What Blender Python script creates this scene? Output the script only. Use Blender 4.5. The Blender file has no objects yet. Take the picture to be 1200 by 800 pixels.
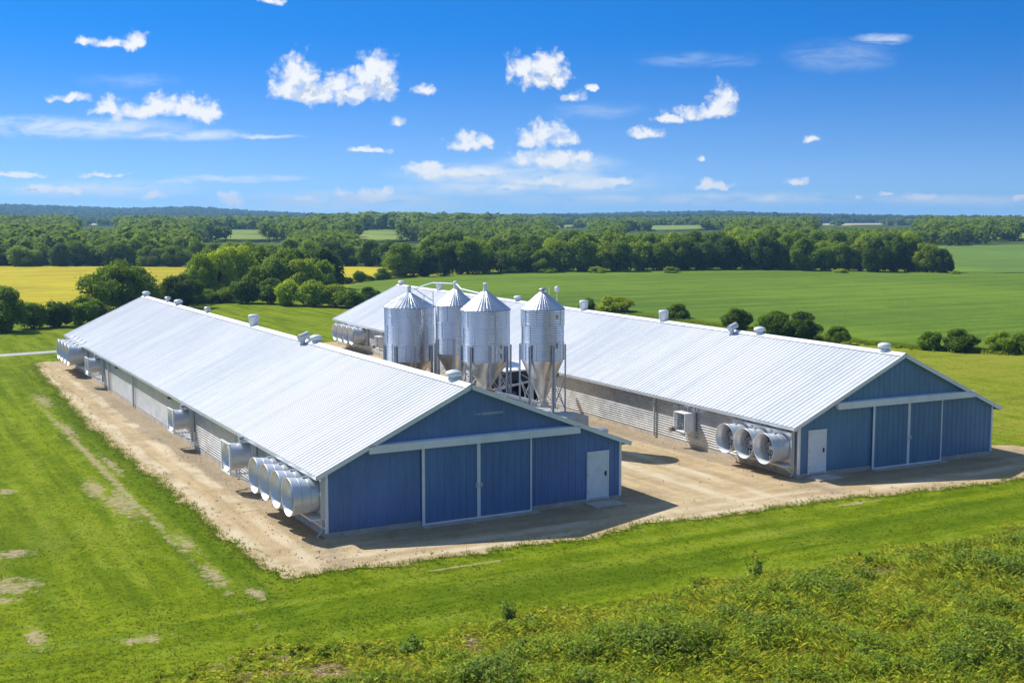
import bpy, bmesh, math, random
import numpy as np
from mathutils import Vector, Matrix, noise as mnoise
from mathutils.geometry import tessellate_polygon

rng = np.random.default_rng(7)
random.seed(7)
S = bpy.context.scene
COL = S.collection
PI = math.pi

# ------------------------------------------------------------------ camera
CX, CY, CZ = -13.925, -39.029, 11.1525
YAW, PITCH, FPX = 0.4988, 0.1037, 1411.4
cam_d = bpy.data.cameras.new('camera')
cam = bpy.data.objects.new('camera', cam_d); COL.objects.link(cam)
cam.location = (CX, CY, CZ)
cam.rotation_euler = (PI/2 - PITCH, 0, -YAW)
cam_d.sensor_width = 36.0
cam_d.lens = FPX*36/1200
cam_d.clip_start = 0.5
cam_d.clip_end = 30000
S.camera = cam
FW = np.array([math.sin(YAW), math.cos(YAW)])       # heading on the ground
RT = np.array([math.cos(YAW), -math.sin(YAW)])

def polar(t, R):
    """ground point at forward distance R, sideways t*R of the heading"""
    return (CX + FW[0]*R + RT[0]*t*R, CY + FW[1]*R + RT[1]*t*R)

# ------------------------------------------------------------------ node helpers
class NT:
    def __init__(self, tree):
        self.t = tree; self.n = tree.nodes; self.l = tree.links
        self.n.clear()
    def new(self, kind, **kw):
        nd = self.n.new(kind)
        for k, v in kw.items():
            setattr(nd, k, v)
        return nd
    def set(self, sock, v):
        if isinstance(v, bpy.types.NodeSocket):
            self.l.new(v, sock)
        elif v is not None:
            if isinstance(v, (tuple, list)) and sock.type == 'RGBA' and len(v) == 3:
                v = (*v, 1)
            sock.default_value = v
    def math(self, op, a, b=None, c=None, clamp=False):
        nd = self.new('ShaderNodeMath', operation=op, use_clamp=clamp)
        for i, v in enumerate((a, b, c)):
            if v is not None: self.set(nd.inputs[i], v)
        return nd.outputs[0]
    def vmath(self, op, a, b=None, c=None):
        nd = self.new('ShaderNodeVectorMath', operation=op)
        for i, v in enumerate((a, b, c)):
            if v is not None: self.set(nd.inputs[i], v)
        return nd.outputs['Value'] if op in ('LENGTH', 'DOT_PRODUCT', 'DISTANCE') else nd.outputs[0]
    def mix(self, f, a, b, blend='MIX'):
        nd = self.new('ShaderNodeMix', data_type='RGBA', blend_type=blend)
        self.set(nd.inputs[0], f); self.set(nd.inputs[6], a); self.set(nd.inputs[7], b)
        return nd.outputs[2]
    def noise(self, vec, scale, detail=4, rough=0.55, dist=0.0, dim='3D'):
        nd = self.new('ShaderNodeTexNoise', noise_dimensions=dim)
        if vec is not None: self.set(nd.inputs['Vector'], vec)
        nd.inputs['Scale'].default_value = scale
        nd.inputs['Detail'].default_value = detail
        nd.inputs['Roughness'].default_value = rough
        nd.inputs['Distortion'].default_value = dist
        return nd.outputs[0]
    def voro(self, vec, scale, feature='F1', out=0):
        nd = self.new('ShaderNodeTexVoronoi', feature=feature)
        self.set(nd.inputs['Vector'], vec); nd.inputs['Scale'].default_value = scale
        return nd.outputs[out]
    def ramp(self, f, lo, hi, a=0.0, b=1.0):
        nd = self.new('ShaderNodeMapRange', interpolation_type='SMOOTHSTEP')
        self.set(nd.inputs[0], f); self.set(nd.inputs[1], lo); self.set(nd.inputs[2], hi)
        nd.inputs[3].default_value = a; nd.inputs[4].default_value = b
        return nd.outputs[0]
    def mapv(self, vec, loc=(0,0,0), rot=(0,0,0), scale=(1,1,1)):
        nd = self.new('ShaderNodeMapping')
        self.set(nd.inputs[0], vec)
        nd.inputs[1].default_value = loc; nd.inputs[2].default_value = rot; nd.inputs[3].default_value = scale
        return nd.outputs[0]
    def bump(self, h, strength=0.5, dist=0.05, normal=None):
        nd = self.new('ShaderNodeBump')
        nd.inputs['Strength'].default_value = strength; nd.inputs['Distance'].default_value = dist
        self.set(nd.inputs['Height'], h)
        if normal is not None: self.set(nd.inputs['Normal'], normal)
        return nd.outputs[0]
    def puffs(self, uv, lst):
        """as blobs, with flattened undersides"""
        cur = None
        for (cu, cv, ru, rv) in lst:
            cv = cv-.25*rv; rv = rv*1.2
            a = self.vmath('MULTIPLY_ADD', uv, (1/ru, 1/rv, 0), (-cu/ru, -cv/rv, 0))
            a = self.vmath('MINIMUM', a, self.vmath('MULTIPLY', a, (1, 1.9, 0)))
            d = self.vmath('LENGTH', a)
            cur = d if cur is None else self.math('MINIMUM', cur, d)
        return cur
    def blobs(self, uv, lst):
        """min over elliptical distances (0 at a centre, 1 on its rim)"""
        cur = None
        for (cu, cv, ru, rv) in lst:
            a = self.vmath('MULTIPLY_ADD', uv, (1/ru, 1/rv, 0), (-cu/ru, -cv/rv, 0))
            d = self.vmath('LENGTH', a)
            cur = d if cur is None else self.math('MINIMUM', cur, d)
        return cur

MATS = {}
def material(name):
    m = bpy.data.materials.new(name); m.use_nodes = True
    g = NT(m.node_tree)
    out = g.new('ShaderNodeOutputMaterial')
    MATS[name] = m
    return m, g, out

def principled(g, out, color, rough=0.6, metal=0.0, normal=None, spec=0.5):
    b = g.new('ShaderNodeBsdfPrincipled')
    g.set(b.inputs['Base Color'], color); g.set(b.inputs['Roughness'], rough); g.set(b.inputs['Metallic'], metal)
    b.inputs['Specular IOR Level'].default_value = spec
    if normal is not None: g.set(b.inputs['Normal'], normal)
    g.l.new(b.outputs[0], out.inputs[0])
    return b

def worn(name, col, rough, metal, var=0.12, scale=1.5, dirt=None, dirt_amt=0.0, spec=0.5, streak=(1,1,1), bump=0.0):
    m, g, out = material(name)
    tc = g.new('ShaderNodeTexCoord').outputs['Object']
    v = g.mapv(tc, scale=streak)
    n1 = g.noise(v, scale, 5, 0.6)
    n2 = g.noise(v, scale*9, 3, 0.6)
    f = g.math('ADD', g.math('MULTIPLY', n1, 0.7), g.math('MULTIPLY', n2, 0.3))
    dark = tuple(c*(1-var) for c in col); lite = tuple(min(1, c*(1+var)) for c in col)
    c = g.mix(g.ramp(f, 0.32, 0.68), dark, lite)
    if dirt:
        d = g.ramp(g.noise(tc, scale*2.3, 6, 0.65), 0.5, 0.75)
        c = g.mix(g.math('MULTIPLY', d, dirt_amt), c, dirt)
    r = g.math('ADD', rough - 0.08, g.math('MULTIPLY', n1, 0.16))
    nrm = g.bump(n1, bump, 0.02) if bump else None
    principled(g, out, c, r, metal, nrm, spec)
    return m

# ------------------------------------------------------------------ mesh helpers
class MB:
    """collects shapes into one mesh"""
    def __init__(self): self.v = []; self.f = []; self.sm = []
    def add(self, vs, fs, smooth=False):
        o = len(self.v); self.v += [tuple(p) for p in vs]
        self.f += [tuple(i+o for i in f) for f in fs]; self.sm += [smooth]*len(fs)
        return self
    def box(self, a, b):
        (x0, y0, z0), (x1, y1, z1) = a, b
        vs = [(x0,y0,z0),(x1,y0,z0),(x1,y1,z0),(x0,y1,z0),(x0,y0,z1),(x1,y0,z1),(x1,y1,z1),(x0,y1,z1)]
        return self.add(vs, [(0,3,2,1),(4,5,6,7),(0,1,5,4),(1,2,6,5),(2,3,7,6),(3,0,4,7)])
    def bar(self, p, q, w, h=None, up=(0,0,1)):
        """rectangular bar from p to q"""
        h = h or w; p = Vector(p); q = Vector(q); d = (q-p).normalized(); up = Vector(up)
        if abs(d.dot(up)) > 0.99: up = Vector((1,0,0))
        s = d.cross(up).normalized(); u = s.cross(d)
        vs = []
        for c in (p, q):
            for a, b in ((-1,-1),(1,-1),(1,1),(-1,1)): vs.append(c + s*a*w/2 + u*b*h/2)
        return self.add(vs, [(3,2,1,0),(4,5,6,7),(0,1,5,4),(1,2,6,5),(2,3,7,6),(3,0,4,7)])
    def tube(self, pts, r, n=8, cap=True):
        pts = [Vector(p) for p in pts]; rs = r if isinstance(r, (list, tuple)) else [r]*len(pts)
        vs = []; fs = []; prev = None
        for i, p in enumerate(pts):
            d = (pts[min(i+1, len(pts)-1)] - pts[max(i-1, 0)]).normalized()
            if prev is None:
                a = Vector((0,0,1)) if abs(d.z) < 0.95 else Vector((1,0,0))
                s = d.cross(a).normalized()
            else:
                s = (prev - d*prev.dot(d)).normalized()
            prev = s; u = d.cross(s)
            for k in range(n):
                t = 2*PI*k/n; vs.append(p + (s*math.cos(t) + u*math.sin(t))*rs[i])
        for i in range(len(pts)-1):
            for k in range(n):
                fs.append((i*n+k, i*n+(k+1) % n, (i+1)*n+(k+1) % n, (i+1)*n+k))
        self.add(vs, fs, True)
        if cap:
            self.add(vs[:n], [tuple(range(n))[::-1]]); self.add(vs[-n:], [tuple(range(n))])
        return self
    def lathe(self, prof, n=32, c=(0,0,0), axis='z', smooth=True, ribs=None):
        """prof: (radius, height) pairs turned about an axis through c"""
        vs = []; fs = []
        for (r, h) in prof:
            for k in range(n):
                t = 2*PI*k/n; rr = r*(1 + (ribs if ribs and k % 2 else 0))
                a, b = rr*math.cos(t), rr*math.sin(t)
                vs.append((c[0]+a, c[1]+b, c[2]+h) if axis == 'z' else (c[0]+h, c[1]+a, c[2]+b))
        m = len(prof)
        for i in range(m-1):
            for k in range(n):
                q = (i*n+k, i*n+(k+1) % n, (i+1)*n+(k+1) % n, (i+1)*n+k)
                fs.append(q)
        return self.add(vs, fs, smooth)
    def prism(self, poly, y0, y1):
        """polygon in x, z extruded along y"""
        n = len(poly)
        vs = [(x, y0, z) for x, z in poly] + [(x, y1, z) for x, z in poly]
        fs = [tuple(range(n)), tuple(range(2*n-1, n-1, -1))] + [(i, i+n, (i+1) % n+n, (i+1) % n) for i in range(n)]
        return self.add(vs, fs)
    def build(self, name, mat, parent=None):
        me = bpy.data.meshes.new(name)
        me.from_pydata(self.v, [], self.f)
        me.polygons.foreach_set('use_smooth', self.sm)
        me.materials.append(mat); me.update()
        o = bpy.data.objects.new(name, me); COL.objects.link(o)
        if parent is not None: o.parent = parent
        return o

def quads_mesh(name, V, mat, parent=None, col=None, nper=4):
    """V: (n, nper, 3) array of separate faces"""
    n = V.shape[0]
    me = bpy.data.meshes.new(name)
    me.vertices.add(n*nper); me.vertices.foreach_set('co', V.reshape(-1).astype(np.float32))
    me.loops.add(n*nper); me.loops.foreach_set('vertex_index', np.arange(n*nper, dtype=np.int32))
    me.polygons.add(n); me.polygons.foreach_set('loop_start', np.arange(0, n*nper, nper, dtype=np.int32))
    me.update(calc_edges=True)
    if col is not None:
        a = me.attributes.new('tint', 'FLOAT_COLOR', 'POINT')
        c = np.ones((n*nper, 4), np.float32); c[:, :3] = np.repeat(col, nper, axis=0)
        a.data.foreach_set('color', c.reshape(-1))
    me.materials.append(mat)
    if name is None: return me
    o = bpy.data.objects.new(name, me); COL.objects.link(o)
    if parent is not None: o.parent = parent
    return o

def empty(name, loc=(0,0,0), rz=0.0):
    o = bpy.data.objects.new(name, None); COL.objects.link(o)
    o.location = loc; o.rotation_euler = (0, 0, rz); o.empty_display_size = 0.3
    return o
def tag(o, label=None, cat=None, group=None, kind=None):
    for k, v in (('label', label), ('category', cat), ('group', group), ('kind', kind)):
        if v: o[k] = v
    return o
def copy_tree(o, parent=None):
    c = o.copy(); COL.objects.link(c)
    if parent is not None: c.parent = parent
    for ch in list(o.children): copy_tree(ch, c)
    return c

# ------------------------------------------------------------------ materials
M = {}
def roof_mat():
    m, g, out = material('white_roof_metal')
    tc = g.new('ShaderNodeTexCoord').outputs['Object']
    big = g.noise(tc, .10, 4, .6); st = g.noise(g.mapv(tc, scale=(.12, 1.6, .12)), 1.0, 5, .65); fine = g.noise(tc, 3.0, 5, .7)
    sep = g.new('ShaderNodeSeparateXYZ'); g.l.new(tc, sep.inputs[0])
    f = g.math('ADD', g.math('ADD', g.math('MULTIPLY', big, .4), g.math('MULTIPLY', st, .4)), g.math('MULTIPLY', fine, .2))
    c = g.mix(g.ramp(f, .38, .62), (0.49, 0.52, 0.56), (0.63, 0.65, 0.675))
    # sheets differ a little in tone; dull streaks run down from the ridge
    sheet = g.noise(g.math('FLOOR', g.math('DIVIDE', sep.outputs[1], .90)), 7.3, 0, .5, dim='1D') if False else g.new('ShaderNodeTexWhiteNoise', noise_dimensions='1D')
    g.set(sheet.inputs['W'], g.math('FLOOR', g.math('DIVIDE', sep.outputs[1], .90)))
    c = g.mix(g.math('MULTIPLY', sheet.outputs[0], .16), c, (0.43, 0.46, 0.50))
    d = g.math('MULTIPLY', g.ramp(g.noise(g.mapv(tc, scale=(.25, 3.0, .25)), 1.0, 6, .7), .56, .72), .30)
    c = g.mix(d, c, (0.36, 0.36, 0.35))
    principled(g, out, c, g.math('ADD', .36, g.math('MULTIPLY', st, .2)), .12, None, .5)
    return m
M['roof'] = roof_mat()
M['white'] = worn('white_trim_paint', (0.83, 0.84, 0.85), 0.45, 0.0, 0.05, 1.2, (0.45, 0.42, 0.38), 0.22)
M['greytrim'] = worn('grey_trim_metal', (0.55, 0.58, 0.60), 0.42, 0.3, 0.08, 1.0, (0.4, 0.38, 0.35), 0.2)
M['galv'] = worn('galvanised_sheet', (0.56, 0.58, 0.60), 0.36, 0.72, 0.12, 1.4, (0.42, 0.40, 0.37), 0.25)
M['cone'] = worn('fan_cone_metal', (0.66, 0.69, 0.72), 0.42, 0.4, 0.07, 1.6, (0.5, 0.46, 0.40), 0.2)
M['silo'] = worn('silo_steel', (0.50, 0.54, 0.59), 0.30, 0.95, 0.10, 0.9, (0.46, 0.45, 0.43), 0.25, streak=(2.0, 2.0, 0.35))
M['hopper'] = worn('hopper_steel', (0.60, 0.58, 0.54), 0.34, 0.85, 0.14, 1.5, (0.40, 0.34, 0.27), 0.3, streak=(2, 2, 0.4))
M['leg'] = worn('leg_steel', (0.38, 0.42, 0.46), 0.5, 0.6, 0.12, 2.0, (0.3, 0.24, 0.18), 0.3)
M['concrete'] = worn('concrete', (0.50, 0.44, 0.36), 0.85, 0.0, 0.18, 1.2, (0.24, 0.20, 0.15), 0.45, spec=0.2, bump=0.3)
M['padtop'] = worn('pale_concrete', (0.48, 0.46, 0.42), 0.8, 0.0, 0.15, 0.8, (0.25, 0.22, 0.18), 0.4, spec=0.2)
M['dark'] = worn('black_steel', (0.012, 0.012, 0.014), 0.55, 0.0, 0.3, 3.0)
M['door'] = worn('pale_door_paint', (0.78, 0.81, 0.84), 0.5, 0.0, 0.05, 1.5, (0.42, 0.40, 0.36), 0.25)
M['blade'] = worn('fan_blade', (0.10, 0.10, 0.11), 0.5, 0.3, 0.2, 4.0)
M['plastic'] = worn('pale_vent_plastic', (0.66, 0.70, 0.72), 0.45, 0.1, 0.08, 3.0, (0.4, 0.42, 0.42), 0.3)
M['rust'] = worn('rusty_motor', (0.20, 0.14, 0.09), 0.7, 0.2, 0.3, 6.0)
M['stone'] = worn('loose_stone', (0.40, 0.35, 0.29), 0.9, 0.0, 0.35, 4.0, spec=0.15)

def blue_wall(name, base, scuff):
    m, g, out = material(name)
    tc = g.new('ShaderNodeTexCoord').outputs['Object']
    n1 = g.noise(g.mapv(tc, scale=(1, 1, 0.25)), 0.8, 5, 0.6)
    n2 = g.noise(g.mapv(tc, scale=(6, 6, 0.7)), 2.0, 4, 0.6)
    c = g.mix(g.ramp(g.math('ADD', g.math('MULTIPLY', n1, .6), g.math('MULTIPLY', n2, .4)), .35, .65), tuple(x*.86 for x in base), tuple(x*1.12 for x in base))
    # splash of soil along the bottom of the sheets
    sep = g.new('ShaderNodeSeparateXYZ'); g.l.new(tc, sep.inputs[0])
    splash = g.math('MULTIPLY', g.ramp(g.math('ADD', sep.outputs[2], g.math('MULTIPLY', n2, .7)), .45, .95, 1, 0), .25)
    c = g.mix(splash, c, (0.20, 0.17, 0.14))
    if scuff:
        v = g.vmath('MULTIPLY_ADD', tc, (1/.75, 0, 1/.07), (-scuff[0]/.75, 0, -scuff[1]/.07))
        d = g.math('ADD', g.vmath('LENGTH', v), g.math('MULTIPLY', g.math('SUBTRACT', g.noise(tc, 9, 4), .5), 1.6))
        c = g.mix(g.math('MULTIPLY', g.ramp(d, .5, 1.0, 1, 0), .7), c, (0.42, 0.47, 0.52))
    principled(g, out, c, 0.42, 0.0, None, 0.45)
    return m
M['blue'] = blue_wall('blue_sheet_metal', (0.116, 0.205, 0.42), (6.4, 3.92))
M['blue2'] = blue_wall('slate_blue_sheet_metal', (0.118, 0.235, 0.385), None)
M['bluedoor'] = blue_wall('blue_door_sheet', (0.106, 0.202, 0.395), None)
M['bluedoor2'] = blue_wall('slate_blue_door_sheet', (0.110, 0.225, 0.360), None)

def leaf_mat(name, base, hue=0.0, var=0.50, trans=0.42, rand=True):
    m, g, out = material(name)
    geo = g.new('ShaderNodeNewGeometry')
    pos = geo.outputs['Position']
    n = g.noise(pos, 0.55, 3, 0.6)
    nn = g.noise(pos, 3.5, 2, 0.6)
    f = g.math('ADD', g.math('MULTIPLY', n, .6), g.math('MULTIPLY', nn, .4))
    if rand:
        oi = g.new('ShaderNodeObjectInfo').outputs['Random']
        f = g.math('ADD', f, g.math('MULTIPLY', g.math('SUBTRACT', oi, .5), .55))
    b = base
    dark = (b[0]*(1-var), b[1]*(1-var*.9), b[2]*(1-var*.6)); lite = (b[0]*(1+var*1.5), b[1]*(1+var), b[2]*(1+var*.5))
    c = g.mix(g.ramp(f, .3, .72), dark, lite)
    d = g.new('ShaderNodeBsdfPrincipled'); g.set(d.inputs['Base Color'], c); d.inputs['Roughness'].default_value = .6
    d.inputs['Specular IOR Level'].default_value = .08
    t = g.new('ShaderNodeBsdfTranslucent'); g.set(t.inputs[0], g.mix(.5, c, (b[0]*2.4, b[1]*2.1, b[2]*.8)))
    mx = g.new('ShaderNodeMixShader'); mx.inputs[0].default_value = trans
    g.l.new(d.outputs[0], mx.inputs[1]); g.l.new(t.outputs[0], mx.inputs[2]); g.l.new(mx.outputs[0], out.inputs[0])
    return m
M['leaf_dark'] = leaf_mat('dark_leaves', (0.118, 0.200, 0.020))
M['leaf_mid'] = leaf_mat('green_leaves', (0.175, 0.275, 0.022))
M['leaf_light'] = leaf_mat('fresh_leaves', (0.245, 0.345, 0.026))
M['leaf_wood'] = leaf_mat('woodland_leaves', (0.145, 0.228, 0.024), rand=False)
M['leaf_far'] = leaf_mat('far_woodland_leaves', (0.055, 0.105, 0.026), rand=False, var=.35)
M['bark'] = worn('bark', (0.10, 0.08, 0.06), .9, 0, .3, 4.0, spec=.1)

def tint_mat(name, trans=.3):
    m, g, out = material(name)
    a = g.new('ShaderNodeAttribute', attribute_name='tint').outputs[0]
    d = g.new('ShaderNodeBsdfPrincipled'); g.set(d.inputs['Base Color'], a); d.inputs['Roughness'].default_value = .6
    d.inputs['Specular IOR Level'].default_value = .06
    t = g.new('ShaderNodeBsdfTranslucent'); g.set(t.inputs[0], a)
    mx = g.new('ShaderNodeMixShader'); mx.inputs[0].default_value = trans
    g.l.new(d.outputs[0], mx.inputs[1]); g.l.new(t.outputs[0], mx.inputs[2]); g.l.new(mx.outputs[0], out.inputs[0])
    return m
M['tint'] = tint_mat('herb_leaves', .5)

# ------------------------------------------------------------------ layout of the land
BARE = [(-5.25, 8.6, .75, 3.2), (-5.7, 11.8, .5, 2.6), (-4.45, 2.0, .35, 2.2), (-4.55, -2.6, .4, 2.0), (-4.2, 16.5, .28, 3.5), (-4.6, 27.0, .5, 3.2),
        (-4.3, 38.0, .5, 4.0), (-10.3, -.6, 1.2, 1.1), (-10.9, -2.1, 1.0, .5), (-10.2, -5.6, .35, 1.4), (-9.8, 3.2, .8, .7),
        (-3.9, -4.7, .4, .7), (-7.6, -7.2, .8, .4), (20.0, -4.9, 1.6, .25), (3.0, -5.2, 2.2, .10),
        (-9.0, 13.0, .5, .9), (-4.75, 18, .26, 25)]
def bare_d(x, y):
    d = np.full(np.shape(x), 9.0)
    for cu, cv, ru, rv in BARE: d = np.minimum(d, np.hypot((x-cu)/ru, (y-cv)/rv))
    return d
GRAVEL = [(-2.4,58.5),(-3.0,45),(-3.45,27),(-3.25,12.7),(-3.15,3),(-3.05,-2.4),(-2.6,-3.9),(-.3,-3.95),(2,-4),(3.7,-4.35),(5.8,-4.0),(8.3,-4.45),(11.1,-3.55),
          (14.2,-4.15),(18.4,-4.1),(21,-4.3),(24.5,-4.95),(29.7,-5.0),(36,-4.6),(41,-4.0),(46,-4.0),(46,-1.2),(36.5,-1.0),(34.3,1.0),(34.1,10),(34.6,30),(36,62.5),(12,62),(6,60),(1,59.5)]
CROP = [(41.5,111),(50,98),(60.5,80),(63.8,66),(63.5,50),(65.5,33),(70,26),(84,8),(110,-30),(220,-30),(205,60),(196,104),(174,124),(168,132),(153,153),(147,174),(120,176),(95,170),(76,158),(60,148),(50,132)]
YELLOW = [(-70,112),(-20,98),(0,97),(8,101),(14,110),(24,124),(34,132),(50,141),(60,152),(75,163),(84,174),(93,190),(78,205),(50,220),(14,244),(-70,285)]
RIGHTF = [(176,125),(198,108),(214,118),(330,100),(420,140),(400,195),(330,226),(290,236),(240,200),(200,160)]
def pl(pts): return [polar((px-600)/FPX, R) for px, R in pts]
MEADOWS = {  # px columns and distances of the clearings seen in the woods
    'M1': pl([(416,470),(432,440),(470,440),(494,470),(497,560),(480,620),(440,640),(418,600)]),
    'M2': pl([(228,520),(250,450),(300,440),(338,460),(342,560),(330,620),(270,630),(236,600)]),
    'M3': pl([(732,720),(760,640),(820,640),(850,680),(852,800),(820,860),(760,860),(735,820)]),
    'M4': pl([(648,850),(668,800),(690,860),(694,1000),(680,1150),(655,1050)]),
    'M5': pl([(955,1150),(1000,1080),(1060,1120),(1075,1300),(1030,1420),(965,1350)]),
    'M6': pl([(92,1050),(110,980),(136,1020),(142,1300),(125,1450),(98,1350)]),
    'M7': pl([(1155,480),(1200,440),(1260,440),(1260,520),(1200,540),(1165,530)]),
}
PXR = {'M1': (416,497,440), 'M2': (228,342,440), 'M3': (732,852,640), 'M4': (648,694,800), 'M5': (955,1075,1080), 'M6': (92,142,980), 'M7': (1155,1260,440)}

def inside(poly, x, y):
    x = np.asarray(x, float); y = np.asarray(y, float); r = np.zeros(x.shape, bool)
    n = len(poly)
    for i in range(n):
        x0, y0 = poly[i]; x1, y1 = poly[(i+1) % n]
        c = ((y0 > y) != (y1 > y)) & (x < (x1-x0)*(y-y0)/((y1-y0) if y1 != y0 else 1e-9) + x0)
        r ^= c
    return r

# terrain: level round the farm, swelling into wooded hills
RK = [0, 300, 450, 620, 900, 1300, 1700]
ZK = [0, 0, 1.6, 3.4, 3.6, 2.2, 2.0]
HX = [-2400, -300, 0, 60, 150, 225, 300, 380, 450, 520, 600, 700, 760, 830, 900, 1000, 1100, 1200, 1500, 3600]
HY = [248, 243, 239, 240.5, 243.5, 241, 246, 249, 250.5, 250.5, 250, 249, 246.5, 246, 248.5, 251, 252, 255, 253, 250]
def terrain(x, y):
    dx = np.asarray(x, float)-CX; dy = np.asarray(y, float)-CY
    f = dx*FW[0]+dy*FW[1]; s = dx*RT[0]+dy*RT[1]
    R = np.hypot(f, s)
    az = np.arctan2(s, f)
    px = 600 + FPX*np.tan(np.clip(az, -1.1, 1.1))
    z = np.interp(R, RK, ZK)
    hy = np.interp(px, HX, HY)
    ridge = CZ + (253.0-hy)*2700/FPX - 10.5
    k = np.clip((R-1500)/1200, 0, 1); k = k*k*(3-2*k)
    z = z*(1-k) + ridge*k
    k2 = np.clip((R-2900)/1000, 0, 1)
    z = z*(1-k2) + (-6)*k2
    w = np.clip((R-320)/400, 0, 1)
    z = z + w*(0.5*np.sin(dx*.011+1.3)*np.cos(dy*.009+.4) + .3*np.sin(dx*.023-dy*.017))
    return z

def sheet_mat(name, fn, rough=.95, spec=.1):
    m, g, out = material(name)
    pos = g.new('ShaderNodeNewGeometry').outputs['Position']
    c, nrm = fn(g, pos)
    principled(g, out, c, rough, 0, nrm, spec)
    return m

def lawn_fn(g, pos):
    big = g.noise(pos, .09, 5, .6); mid = g.noise(pos, .7, 5, .65); fine = g.noise(pos, 5.0, 4, .7); vf = g.noise(pos, 22., 3, .7)
    # mower passes run round the yard
    st1 = g.noise(g.mapv(pos, scale=(1.1, .05, 1)), 1.0, 4, .6)
    st2 = g.noise(g.mapv(pos, rot=(0,0,.04), scale=(.05, 1.1, 1)), 1.0, 4, .6)
    sep = g.new('ShaderNodeSeparateXYZ'); g.l.new(pos, sep.inputs[0])
    X, Y = sep.outputs[0], sep.outputs[1]
    front = g.ramp(Y, -6.5, -3.5, 1, 0)
    st = g.math('ADD', g.math('MULTIPLY', st1, g.math('SUBTRACT', 1, front)), g.math('MULTIPLY', st2, front))
    f = g.math('ADD', g.math('ADD', g.math('MULTIPLY', mid, .22), g.math('MULTIPLY', st, .48)), g.math('ADD', g.math('MULTIPLY', fine, .2), g.math('MULTIPLY', vf, .1)))
    c = g.mix(g.ramp(f, .40, .60), (0.086, 0.140, 0.003), (0.200, 0.255, 0.009))
    # pale mower lines
    wob = g.noise(pos, .16, 3, .5)
    sx = g.math('SINE', g.math('ADD', g.math('MULTIPLY', X, 4.1), g.math('MULTIPLY', wob, 22)))
    sy = g.math('SINE', g.math('ADD', g.math('MULTIPLY', Y, 4.1), g.math('MULTIPLY', wob, 22)))
    sm_ = g.math('ADD', g.math('MULTIPLY', sx, g.math('SUBTRACT', 1, front)), g.math('MULTIPLY', sy, front))
    sm_ = g.math('MULTIPLY', g.ramp(sm_, .2, 1.0), g.ramp(g.noise(pos, .35, 5, .7), .42, .62))
    c = g.mix(g.math('MULTIPLY', sm_, .38), c, (0.25, 0.32, 0.035))
    # longer, darker growth beside the gravel and in broad drifts
    strip = g.ramp(g.math('ADD', g.blobs(pos, [(-3.75, 20, .8, 40), (-13, 4, 5, 9), (4, -8.2, 9, 1.6), (22, -8.0, 10, 1.5)]), g.math('MULTIPLY', g.math('SUBTRACT', g.noise(pos, .45, 5, .65), .5), 1.8)), .45, 1.15, 1, 0)
    c = g.mix(g.math('MULTIPLY', strip, .60), c, (0.062, 0.118, 0.003))
    dry = g.math('MULTIPLY', g.ramp(g.math('ADD', g.math('MULTIPLY', big, .5), g.math('MULTIPLY', st, .5)), .50, .66), .55)
    c = g.mix(dry, c, (0.20, 0.23, 0.030))
    # the paddock beyond the far barn is drier and yellower
    yel = g.math('MULTIPLY', g.ramp(X, 33, 40), g.ramp(g.math('ADD', g.math('MULTIPLY', big, .4), g.math('MULTIPLY', g.noise(g.mapv(pos, rot=(0,0,-.25), scale=(.10,.8,1)), 1.0, 4, .6), .6)), .38, .62, .35, 1.0))
    c = g.mix(g.math('MULTIPLY', yel, .75), c, (0.27, 0.27, 0.035))
    # bare patches
    bd = g.blobs(pos, BARE)
    bd = g.math('ADD', bd, g.math('MULTIPLY', g.math('SUBTRACT', g.noise(pos, 1.9, 8, .78), .5), 5.0))
    bm = g.ramp(bd, .35, .85, 1, 0)
    soil = g.mix(g.noise(pos, 7, 5, .7), (0.24, 0.175, 0.085), (0.52, 0.42, 0.27))
    c = g.mix(g.math('MULTIPLY', bm, g.ramp(fine, .38, .58, .35, .95)), c, soil)
    h = g.math('ADD', g.math('MULTIPLY', fine, .6), g.math('MULTIPLY', vf, .5))
    return c, g.bump(h, .5, .06)

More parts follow.
